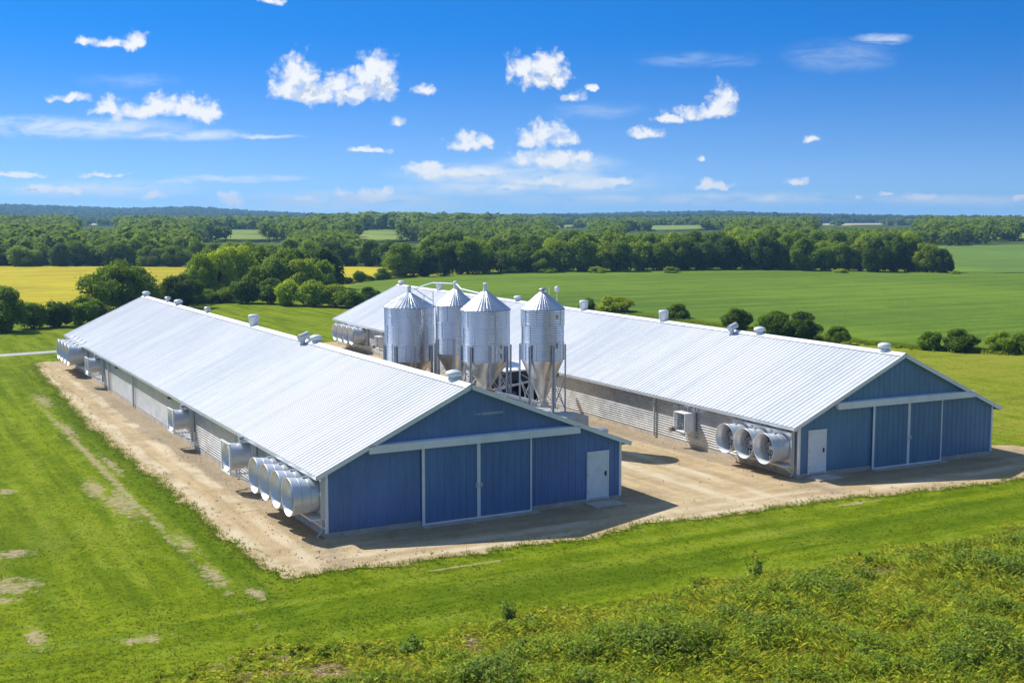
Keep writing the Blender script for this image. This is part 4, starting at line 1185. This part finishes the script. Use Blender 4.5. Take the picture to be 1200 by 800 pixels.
W1 = build_wood(272, 560, lambda R: 6.0+.006*(R-272), 5.6, 7.6, 1.0, lambda R, px, x, y: ((px > 430) | (R > 275)))
wood('woods', W1, 260, .85, M['leaf_wood'], 'near broadleaf woods rising behind the treeline and the yellow field')
W2 = build_wood(560, 1150, lambda R: 9.0+.008*(R-560), 5.4, 7.2, 1.5)
wood('woods', W2, 150, 1.15, M['leaf_wood'], 'middle belt of broadleaf woods around the pale clearings')
W3 = build_wood(1150, 3000, lambda R: 15+.010*(R-1150), 6.0, 8.5, 2.2)
wood('woods', W3, 60, 2.0, M['leaf_far'], 'far woods covering the bluish hills on the horizon')

# ------------------------------------------------------------------ grass, weeds, stones
def view_xy(n, Rmin, Rmax, tl=-.50, tr=.50, power=1.0):
    u = rng.random(n)
    R = Rmin*(Rmax/Rmin)**(u**power)
    t = rng.uniform(tl, tr, n)
    return CX+FW[0]*R+RT[0]*t*R, CY+FW[1]*R+RT[1]*t*R, R
def weed_line(x): return -10.7 + .35*np.sin(x*.9) + .25*np.sin(x*2.3+1)
def bank_h(x, y):
    # a low swell of rough ground that dips below the lawn outside itself
    x = np.asarray(x, float); y = np.asarray(y, float)
    d = weed_line(x)-.3-y
    k = np.clip(d/5.0, 0, 1); k = k*k*(3-2*k); l = np.clip((x+9.5)/9, 0, 1); l = l*l*(3-2*l)
    h = .62*k*l + .10*np.clip(d/1.5, 0, 1)*l*(np.sin(x*1.3+.7*y)*np.cos(y*.9-.4*x)+np.sin(x*.55-y*.8))
    return np.where((d > 0) & (l > .05), h+.01, -.06)
def vnoise(x, y, s, o=0.0):
    return np.array([mnoise.noise(Vector((a*s, b*s, o))) for a, b in zip(x, y)])

n = 130000
x, y, R = view_xy(n, 24, 118, -.52, .52, 1.0)
g_in = inside(gravel_poly, x, y)
ok = ~g_in & (bare_d(x, y) > .35+.7*rng.random(n)) & (y < 83) & (x < 62) & ~((np.abs(y-(65+.16*(x+1))) < 2.2) & (x < 6))
ok &= ~((x > 13) & (y > 60) & (y < 64))
x, y, R = x[ok], y[ok], R[ok]
nz = vnoise(x, y, .5); nz2 = vnoise(x, y, .14, 3)
hh = (.014+.014*rng.random(len(x)))*(1+.5*nz); ww = .016*np.maximum(1, R/45)
front = np.array([x, y, np.full(len(x), 0.0)]).T
tri = []
for b in range(3):
    a = rng.uniform(0, 2*PI, len(x)); dx, dy = np.cos(a), np.sin(a)
    off = rng.normal(0, .035, (len(x), 2))
    base = front.copy(); base[:, :2] += off
    s = (ww*rng.uniform(.7, 1.3, len(x)))[:, None]
    d = np.stack([dx, dy, 0*dx], 1)*s
    lean = np.stack([-dy, dx, 0*dx], 1)*(hh*rng.uniform(1.0, 2.6, len(x)))[:, None]
    tip = base+lean+np.stack([0*dx, 0*dx, hh*rng.uniform(.8, 1.2, len(x))], 1)
    tri.append(np.stack([base-d, base+d, tip], 1))
V = np.concatenate(tri)
fdry = np.clip(.32+.5*nz2+.35*nz+rng.normal(0, .18, len(x)), 0, 1)
yel = np.clip((x-34)/6, 0, 1)*.6; fdry = np.clip(fdry+yel, 0, 1)
c0 = np.array([.138, .205, .004]); c1 = np.array([.31, .335, .018])
strip_ = np.minimum(np.abs(x+3.75)/.8, np.minimum(np.hypot((x-4)/9, (y+8.2)/1.6), np.hypot((x-22)/10, (y+8)/1.5))) < .9+.5*nz
colr = (c0+(c1-c0)*fdry[:, None])*np.where(strip_, .66, .92)[:, None]*rng.uniform(.9, 1.1, (len(x), 1))
tag(quads_mesh('grass', V, M['tint'], None, np.tile(colr, (3, 1)), 3), 'short green mown grass around the gravel yard', 'grass', kind='stuff')

# taller tufts that overhang the gravel edge and the field margins
def edge_off(n): return rng.normal(0, 1, n)*np.where(rng.random(n) < .3, .45, .13)
pts = np.array(gravel_poly)
sel = pts[(pts[:, 1] < 58) & ((pts[:, 0] < 0) | (pts[:, 1] < -2))]
x = np.repeat(sel[:, 0], 7)+edge_off(len(sel)*7); y = np.repeat(sel[:, 1], 7)+edge_off(len(sel)*7)
extra = 2600
ex = rng.uniform(58, 72, extra); ey = np.interp(ex, [58, 62, 66, 72], [0, 0, 0, 0])+rng.uniform(0, 90, extra)
bx = np.interp(ey, [0, 26, 33, 50, 66, 80, 98], [90, 69.3, 65, 62.8, 63.2, 60, 50]); ex = bx+rng.normal(-.4, .6, extra)
x = np.concatenate([x, ex]); y = np.concatenate([y, ey]); kbig = np.concatenate([np.ones(len(sel)*7), np.full(extra, 3.6)])
tri = []
for b in range(5):
    a = rng.uniform(0, 2*PI, len(x)); dx, dy = np.cos(a), np.sin(a)
    base = np.stack([x, y, 0*x], 1); base[:, :2] += rng.normal(0, .03, (len(x), 2))*kbig[:, None]
    h_ = rng.uniform(.05, .13, len(x))*kbig
    d = np.stack([dx, dy, 0*dx], 1)*(.014*kbig)[:, None]
    tip = base+np.stack([-dy*h_*1.2, dx*h_*1.2, h_], 1)
    tri.append(np.stack([base-d, base+d, tip], 1))
f = rng.random(len(x))[:, None]; colr = np.array([.15, .25, .010])*(1-f)+np.array([.30, .33, .04])*f
tag(quads_mesh('rough_grass', np.concatenate(tri), M['tint'], None, np.tile(colr, (5, 1)), 3), 'longer grass fringing the gravel edge and crop field margin', 'grass', kind='stuff')

# weed bank in the foreground: many kinds of herbs
def weeds():
    tot_v = []; tot_c = []
    n = 44000
    x, y, R = view_xy(n, 17, 52, -.50, .50)
    ok = (y < weed_line(x)+.15*rng.normal(0, 1, n)+.9*np.clip(-x-1, 0, 4)/4) & (x > -15)
    # the left of the bank thins out into lawn
    left = np.clip((x+9.5)/5.0, 0, 1); ok &= rng.random(n) < .04+.96*left
    x, y, R = x[ok], y[ok], R[ok]; n = len(x)
    k1 = vnoise(x, y, .28); k2 = vnoise(x, y, .8, 4); k3 = vnoise(x, y, 1.3, 8)
    edge = np.clip((weed_line(x)-y)/2.6, 0, 1)
    size = (.20+.34*edge)*(1+.55*k1+.45*k2)*np.clip(left[ok] if False else 1, 0, 1)
    size = np.clip(size, .10, .85)
    # kinds: blue-green leafy, bright green, yellow-green, straw
    u = k2*.9+k1*.6+rng.normal(0, .30, n)-.15*(1-edge)
    bare = (k3+.6*k1) < -.30
    pal = np.array([[.215,.310,.055],[.290,.400,.035],[.400,.470,.040],[.480,.520,.050],[.58,.48,.27]])
    kind = np.select([u > .62, u > .26, u > -.12, u > -.50], [0, 1, 2, 3], 4)
    kind = np.where((edge < .35) & (rng.random(n) < .55), np.where(rng.random(n) < .6, 3, 2), kind)
    kind = np.where(bare & (rng.random(n) < .75), 4, kind); size = np.where(kind == 4, size*.5, size)
    for kd in range(5):
        idx = np.where(kind == kd)[0]
        nl = (40, 38, 34, 30, 18)[kd]
        m = len(idx)*nl; j = np.repeat(idx, nl)
        sz = size[j]
        hgt = rng.random(m)**.8
        ang = rng.uniform(0, 2*PI, m); rad = rng.random(m)**.6*sz*(.55 if kd < 3 else .4)*(1.05-.55*hgt)
        P = np.stack([x[j]+np.cos(ang)*rad, y[j]+np.sin(ang)*rad, hgt*sz], 1); zb_ = np.maximum(bank_h(x, y), 0)[j]
        c = pal[kd]*rng.uniform(.60, 1.35, (m, 1))*(.75+.5*rng.random(n))[j][:, None]*np.array([1, 1, 1]); c[:, 0] *= rng.uniform(.85, 1.25, m)
        if kd < 2:
            N = np.stack([np.cos(ang)*.55, np.sin(ang)*.55, np.full(m, 1.2)], 1)
            P[:, 2] += zb_
            V = leaf_quads(P, N, .055 if kd == 0 else .05, .45, 2.0)
        else:       # grassy stems
            d = np.stack([np.cos(ang)*.8, np.sin(ang)*.8, rng.uniform(.3, 1.2, m)], 1); d /= np.linalg.norm(d, axis=1, keepdims=True)
            L = (sz*rng.uniform(.25, .6, m))[:, None]
            sd = np.cross(d, rng.normal(0, 1, (m, 3))); sd /= np.linalg.norm(sd, axis=1, keepdims=True)
            wd = .011 if kd != 4 else .008
            P[:, 2] *= .6; P[:, 2] += zb_
            V = np.stack([P-sd*wd, P+sd*wd, P+d*L*.6+sd*wd*.9+np.array([0,0,0]), P+d*L+np.stack([np.cos(ang)*.05, np.sin(ang)*.05, -.02+0*ang], 1)], 1)
        tot_v.append(V); tot_c.append(c)
    V = np.concatenate(tot_v); C = np.concatenate(tot_c)
    tag(quads_mesh('weeds', V, M['tint'], None, C), 'rank weeds and yellowing grass covering the bank at the front', 'weeds', kind='stuff')
weeds()
# weed bank soil
def bank_fn(g, pos):
    n1 = g.noise(pos, .8, 5, .65); n2 = g.noise(pos, 6, 4, .7)
    c = g.mix(g.ramp(g.math('ADD', g.math('MULTIPLY', n1, .6), g.math('MULTIPLY', n2, .4)), .38, .62), (0.12, 0.12, 0.030), (0.36, 0.28, 0.14))
    return c, g.bump(n2, .8, .06)
M['bank'] = sheet_mat('bank_soil', bank_fn)
def bank_sheet():
    xs = np.arange(-17, 46, .35); ys = np.arange(-40, -9.4, .35)
    X, Y = np.meshgrid(xs, ys); Z = bank_h(X, Y)
    nx = len(xs); vs = np.stack([X, Y, Z], -1).reshape(-1, 3).tolist()
    fs = [(i*nx+k, i*nx+k+1, (i+1)*nx+k+1, (i+1)*nx+k) for i in range(len(ys)-1) for k in range(nx-1)]
    mb = MB(); mb.add(vs, fs, True); tag(mb.build('bank_soil', M['bank']), kind='structure')
bank_sheet()
# a few tall weeds one can tell apart
def tall_weed(x, y, h, seed, label, sprout):
    r = np.random.default_rng(seed); root = tag(empty('tall_weed', (x, y, max(0, float(bank_h(x, y)))-.02)), label, 'weed', 'tall weeds in the foreground bank')
    mb = MB(); P = []; N = []
    for k in range(9):
        a = r.uniform(0, 2*PI); L = h*r.uniform(.6, 1.0); sp = r.uniform(.1, .45)*h
        q = [(0, 0, 0), (math.cos(a)*sp*.4, math.sin(a)*sp*.4, L*.5), (math.cos(a)*sp, math.sin(a)*sp, L)]
        mb.tube(q, [.012, .009, .003], 5)
        for t in r.uniform(.25, 1.0, 34):
            b = Vector(q[0]).lerp(Vector(q[2]), t) if t > .5 else Vector(q[0]).lerp(Vector(q[1]), t*2)
            P.append((b.x+r.normal(0, .06), b.y+r.normal(0, .06), b.z)); aa = r.uniform(0, 2*PI); N.append((math.cos(aa), math.sin(aa), .8))
    mb.build('stem', M['leaf_mid'], root)
    P = np.array(P); C = np.tile(np.array([.24, .34, .06]), (len(P), 1))*r.uniform(.7, 1.3, (len(P), 1))
    hi = P[:, 2] > h*sprout; C[hi] = np.array([.36, .36, .04])
    quads_mesh('foliage', leaf_quads(P, np.array(N)*[.6,.6,1.3], .06, .5, 1.8), M['tint'], root, C)
tall_weed(1.35, -10.9, .75, 1, 'bluish leafy weed standing up at the lawn edge left of centre', .97)
tall_weed(9.5, -11.3, 1.05, 2, 'tallest leafy weed with yellow tips at the lawn edge right of centre', .75)
tall_weed(-2.2, -12.3, .7, 3, 'leafy weed sticking up at the lower left of the bank', .98)
tall_weed(11.6, -13.6, .8, 4, 'leafy green weed clump inside the bank at the right', .98)

# loose stones on the gravel
n = 16000
x, y, R = view_xy(n, 36, 80, -.42, .42)
ok = inside(gravel_poly, x, y) & ~((x > -.1) & (x < 12.3) & (y > -.1)) & ~((x > 20.8) & (x < 33) & (y > -.3))
wall = np.exp(-((x+.6)/.9)**2)+np.exp(-((x-20.3)/.9)**2)+.25
ok &= rng.random(n) < wall
x, y = x[ok], y[ok]; n = len(x)
s = np.minimum(rng.gamma(2.0, .008, n)+.008, .045)
oct_ = np.array([(1,0,0),(0,1,0),(-1,0,0),(0,-1,0),(0,0,.8),(0,0,-.6)], float)
ff = [(0,1,4),(1,2,4),(2,3,4),(3,0,4)]
jit = oct_[None]*s[:, None, None]*rng.uniform(.6, 1.4, (n, 6, 3))
jit += np.stack([x, y, .012+s*.35], 1)[:, None]
V = np.concatenate([jit[:, list(f)] for f in ff])
C = np.array([.56, .45, .31])*rng.uniform(.65, 1.2, (n, 1))
tag(quads_mesh('gravel', V, tint_mat('stone_tint', 0.0), None, np.tile(C, (4, 1)), 3), 'loose stones scattered over the gravel yard', 'gravel', kind='stuff')

# ------------------------------------------------------------------ light, air and sky
SUN = Vector((-.45, .77, 1.0)).normalized()
sl = bpy.data.lights.new('sun', 'SUN'); sl.energy = 4.4; sl.angle = math.radians(.53); sl.color = (1.0, .955, .88)
so = bpy.data.objects.new('sun', sl); COL.objects.link(so)
so.rotation_euler = SUN.to_track_quat('Z', 'Y').to_euler(); so.location = (0, 0, 50)
ELEV = math.asin(SUN.z)

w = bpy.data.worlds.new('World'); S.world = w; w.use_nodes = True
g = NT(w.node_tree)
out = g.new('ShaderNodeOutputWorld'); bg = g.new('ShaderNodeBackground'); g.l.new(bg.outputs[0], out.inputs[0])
dirv = g.new('ShaderNodeTexCoord').outputs['Generated']
sep = g.new('ShaderNodeSeparateXYZ'); g.l.new(dirv, sep.inputs[0])
sky = g.new('ShaderNodeTexSky'); sky.sky_type = 'NISHITA'; sky.sun_disc = False
sky.sun_elevation = ELEV; sky.sun_rotation = math.atan2(SUN.x, SUN.y)
sky.air_density = 1.0; sky.dust_density = .3; sky.ozone_density = 3.0; sky.altitude = 200
# clear polarised-looking air: the deep blue comes down close to the horizon
zz = g.math('ADD', g.math('MULTIPLY', g.math('MAXIMUM', sep.outputs[2], 0.0), 3.2), .09)
cmb = g.new('ShaderNodeCombineXYZ'); g.l.new(sep.outputs[0], cmb.inputs[0]); g.l.new(sep.outputs[1], cmb.inputs[1]); g.l.new(zz, cmb.inputs[2])
g.l.new(g.vmath('NORMALIZE', cmb.outputs[0]), sky.inputs[0])
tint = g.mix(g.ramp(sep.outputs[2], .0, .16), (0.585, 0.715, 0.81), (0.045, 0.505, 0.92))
tint = g.mix(g.ramp(sep.outputs[2], .22, .45), tint, (1.08, 1.0, 0.93))  # sky above the view kept warm and bright as added fill for shadows
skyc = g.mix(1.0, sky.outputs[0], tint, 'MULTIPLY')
# cloud coordinates: a flat projection of the sky about the compass heading of the farm track
fwd = g.math('MAXIMUM', g.vmath('DOT_PRODUCT', dirv, (FW[0], FW[1], 0)), .05)
uu = g.math('DIVIDE', g.vmath('DOT_PRODUCT', dirv, (RT[0], RT[1], 0)), fwd)
vv = g.math('DIVIDE', sep.outputs[2], fwd)
cuv = g.new('ShaderNodeCombineXYZ'); g.l.new(uu, cuv.inputs[0]); g.l.new(vv, cuv.inputs[1])
UV = g.vmath('MULTIPLY', cuv.outputs[0], (10, 10, 10))
def cl(px, py, rx, ry):
    sp, cp = math.sin(PITCH), math.cos(PITCH)
    a = (px-600)/FPX; b = -(py-400)/FPX
    f_ = cp+b*sp; z_ = -sp+b*cp
    return (10*a/f_, 10*z_/f_, 10*rx/FPX, 10*ry/FPX)
CUM = [(100,47,15,6),(128,51,20,7),(161,47,15,12),(152,53,14,8),(318,1,22,6),
       (347,84,26,25),(335,103,23,17),(372,106,42,19),(398,98,30,17),(441,80,27,23),(452,96,21,19),(415,108,50,17),(425,90,25,18),(366,90,16,14),
       (498,107,14,9),(466,141,9,7),
       (128,123,24,13),(190,120,24,15),(165,130,46,13),(240,130,24,16),(216,126,22,15),(82,115,27,6),(150,126,20,14),
       (612,80,20,20),(641,77,26,23),(652,93,20,11),(625,94,30,12),(672,112,20,7),(692,103,11,5),
       (552,166,32,12),(545,160,16,10),(567,163,14,9),
       (641,155,26,18),(622,162,18,12),(662,163,20,12),(645,184,52,12),(685,184,15,13),(612,186,14,9),
       (500,196,26,12),(530,202,46,9),(570,201,24,8),(512,190,12,8),
       (851,111,18,16),(841,126,27,17),(812,134,34,10),(786,140,24,7),(826,128,14,12),(762,156,26,8),(750,158,14,7),
       (838,217,30,7),(826,214,12,7),(936,212,15,7),(930,213,8,6),(948,164,11,5),(1040,228,13,4),(1081,230,25,5),(1004,231,6,3),(1194,232,10,5),(820,187,6,4),
       (400,226,13,9),(440,229,24,11),(452,224,12,8),(270,232,22,9),(180,228,24,6),(50,220,34,6),(78,222,24,6),(20,204,38,4),(120,205,28,4),(430,175,32,4),(690,218,30,7),(640,212,36,7),(600,220,26,5),
       (720,212,22,6),(900,233,14,3),(358,233,22,4)]
WISP = [(95,150,150,14),(215,158,90,8),(30,143,60,9),(280,209,88,5),(205,213,26,4),(300,160,60,3),(1035,46,36,7),(640,212,150,22),(560,205,110,18),(110,222,140,12),(420,236,190,14),
        (850,234,240,10),(1120,236,150,9),(700,235,160,9),(650,195,90,18),(560,222,120,12),(690,215,80,16)]
FAINT = [(985,66,70,22),(150,95,60,10),(700,130,60,12),(820,70,90,10)]
warp1 = g.new('ShaderNodeTexNoise'); g.set(warp1.inputs['Vector'], UV); warp1.inputs['Scale'].default_value = 5.0; warp1.inputs['Detail'].default_value = 5; warp1.inputs['Roughness'].default_value = .6
wv = g.vmath('MULTIPLY', g.vmath('SUBTRACT', warp1.outputs['Color'], (.5, .5, .5)), (.20, .13, 0))
def cum_density(uv0):
    uv = g.vmath('ADD', uv0, wv)
    d = g.puffs(uv, [cl(*c) for c in CUM])
    n1 = g.noise(uv0, 7.5, 7, .52); n2 = g.noise(uv0, 3.0, 4, .5)
    vo = g.new('ShaderNodeTexVoronoi', feature='SMOOTH_F1'); g.set(vo.inputs['Vector'], g.vmath('ADD', uv0, wv)); vo.inputs['Scale'].default_value = 11.0
    vo.inputs['Detail'].default_value = 2.5; vo.inputs['Roughness'].default_value = .55; vo.inputs['Smoothness'].default_value = .35
    e = g.math('ADD', g.math('MULTIPLY', g.math('SUBTRACT', n1, .5), .85), g.math('MULTIPLY', g.math('SUBTRACT', vo.outputs[0], .42), .80))
    e = g.math('ADD', e, g.math('MULTIPLY', g.math('SUBTRACT', n2, .5), .4))
    return g.math('SUBTRACT', 1.36, g.math('ADD', d, g.math('MULTIPLY', e, .85)))        # > 0 inside
D0 = cum_density(UV)
D1 = cum_density(g.vmath('ADD', UV, (-.05, .12, 0)))             # towards the light
alpha = g.ramp(D0, -.12, .74)
lit = g.ramp(g.math('SUBTRACT', D0, D1), -.30, .22)                  # rim facing the sun is bright
thick = g.ramp(D0, .15, .85)
bright = g.math('SUBTRACT', 1.0, g.math('MULTIPLY', g.math('MULTIPLY', g.math('SUBTRACT', 1.0, lit), thick), 1.0))
ccol = g.mix(bright, (2.5, 3.0, 3.6), (4.95, 5.0, 5.05))
wd = g.blobs(g.vmath('ADD', UV, g.vmath('MULTIPLY', wv, (1.6, .5, 0))), [cl(*c) for c in WISP])
wn = g.noise(g.vmath('MULTIPLY', UV, (1.0, 4.0, 1.0)), 2.6, 8, .62, .4)
wa = g.math('MULTIPLY', g.math('MULTIPLY', g.ramp(wd, .15, 1.15, 1, 0), g.ramp(wn, .26, .62)), .85)
fd = g.blobs(g.vmath('ADD', UV, g.vmath('MULTIPLY', wv, (1.6, .5, 0))), [cl(*c) for c in FAINT])
fa = g.math('MULTIPLY', g.math('MULTIPLY', g.ramp(fd, .1, 1.2, 1, 0), g.ramp(wn, .3, .7)), .28)
wa = g.math('MAXIMUM', wa, fa)
c1 = g.mix(wa, skyc, (4.3, 4.7, 4.95))
c2 = g.mix(g.math('MULTIPLY', alpha, .97), c1, ccol)
# clouds stand only in the part of the sky ahead; elsewhere it is clear
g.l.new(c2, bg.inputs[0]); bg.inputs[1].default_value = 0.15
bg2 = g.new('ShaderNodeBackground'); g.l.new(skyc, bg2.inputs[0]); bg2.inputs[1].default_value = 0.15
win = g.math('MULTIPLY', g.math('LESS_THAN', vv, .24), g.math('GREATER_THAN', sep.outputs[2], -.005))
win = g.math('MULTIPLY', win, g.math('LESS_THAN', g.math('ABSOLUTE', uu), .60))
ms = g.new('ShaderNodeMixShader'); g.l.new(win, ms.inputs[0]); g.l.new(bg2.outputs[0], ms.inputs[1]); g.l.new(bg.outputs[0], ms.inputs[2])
g.l.new(ms.outputs[0], out.inputs[0])

# air
def haze():
    mb = MB(); mb.box((-3900, -3900, -9), (3900, 3900, 62))
    m = bpy.data.materials.new('air'); m.use_nodes = True; m.node_tree.nodes.clear()
    g = NT(m.node_tree); o = g.new('ShaderNodeOutputMaterial'); v = g.new('ShaderNodeVolumePrincipled')
    v.inputs['Color'].default_value = (.33, .64, 1.0, 1); v.inputs['Density'].default_value = .00027; v.inputs['Anisotropy'].default_value = 0.2
    g.l.new(v.outputs[0], o.inputs[1])
    tag(mb.build('haze', m), kind='stuff')
haze()

S.view_settings.view_transform = 'Standard'
S.view_settings.look = 'None'
S.view_settings.exposure = 0.42
S.view_settings.gamma = 1.0
S.view_settings.use_curve_mapping = False
S.render.engine = 'CYCLES'
S.cycles.use_denoising = True
S.cycles.max_bounces = 6
S.cycles.diffuse_bounces = 3
S.cycles.glossy_bounces = 3
S.cycles.transmission_bounces = 3
S.cycles.volume_bounces = 0
S.cycles.sample_clamp_indirect = 4
S.cycles.use_adaptive_sampling = True
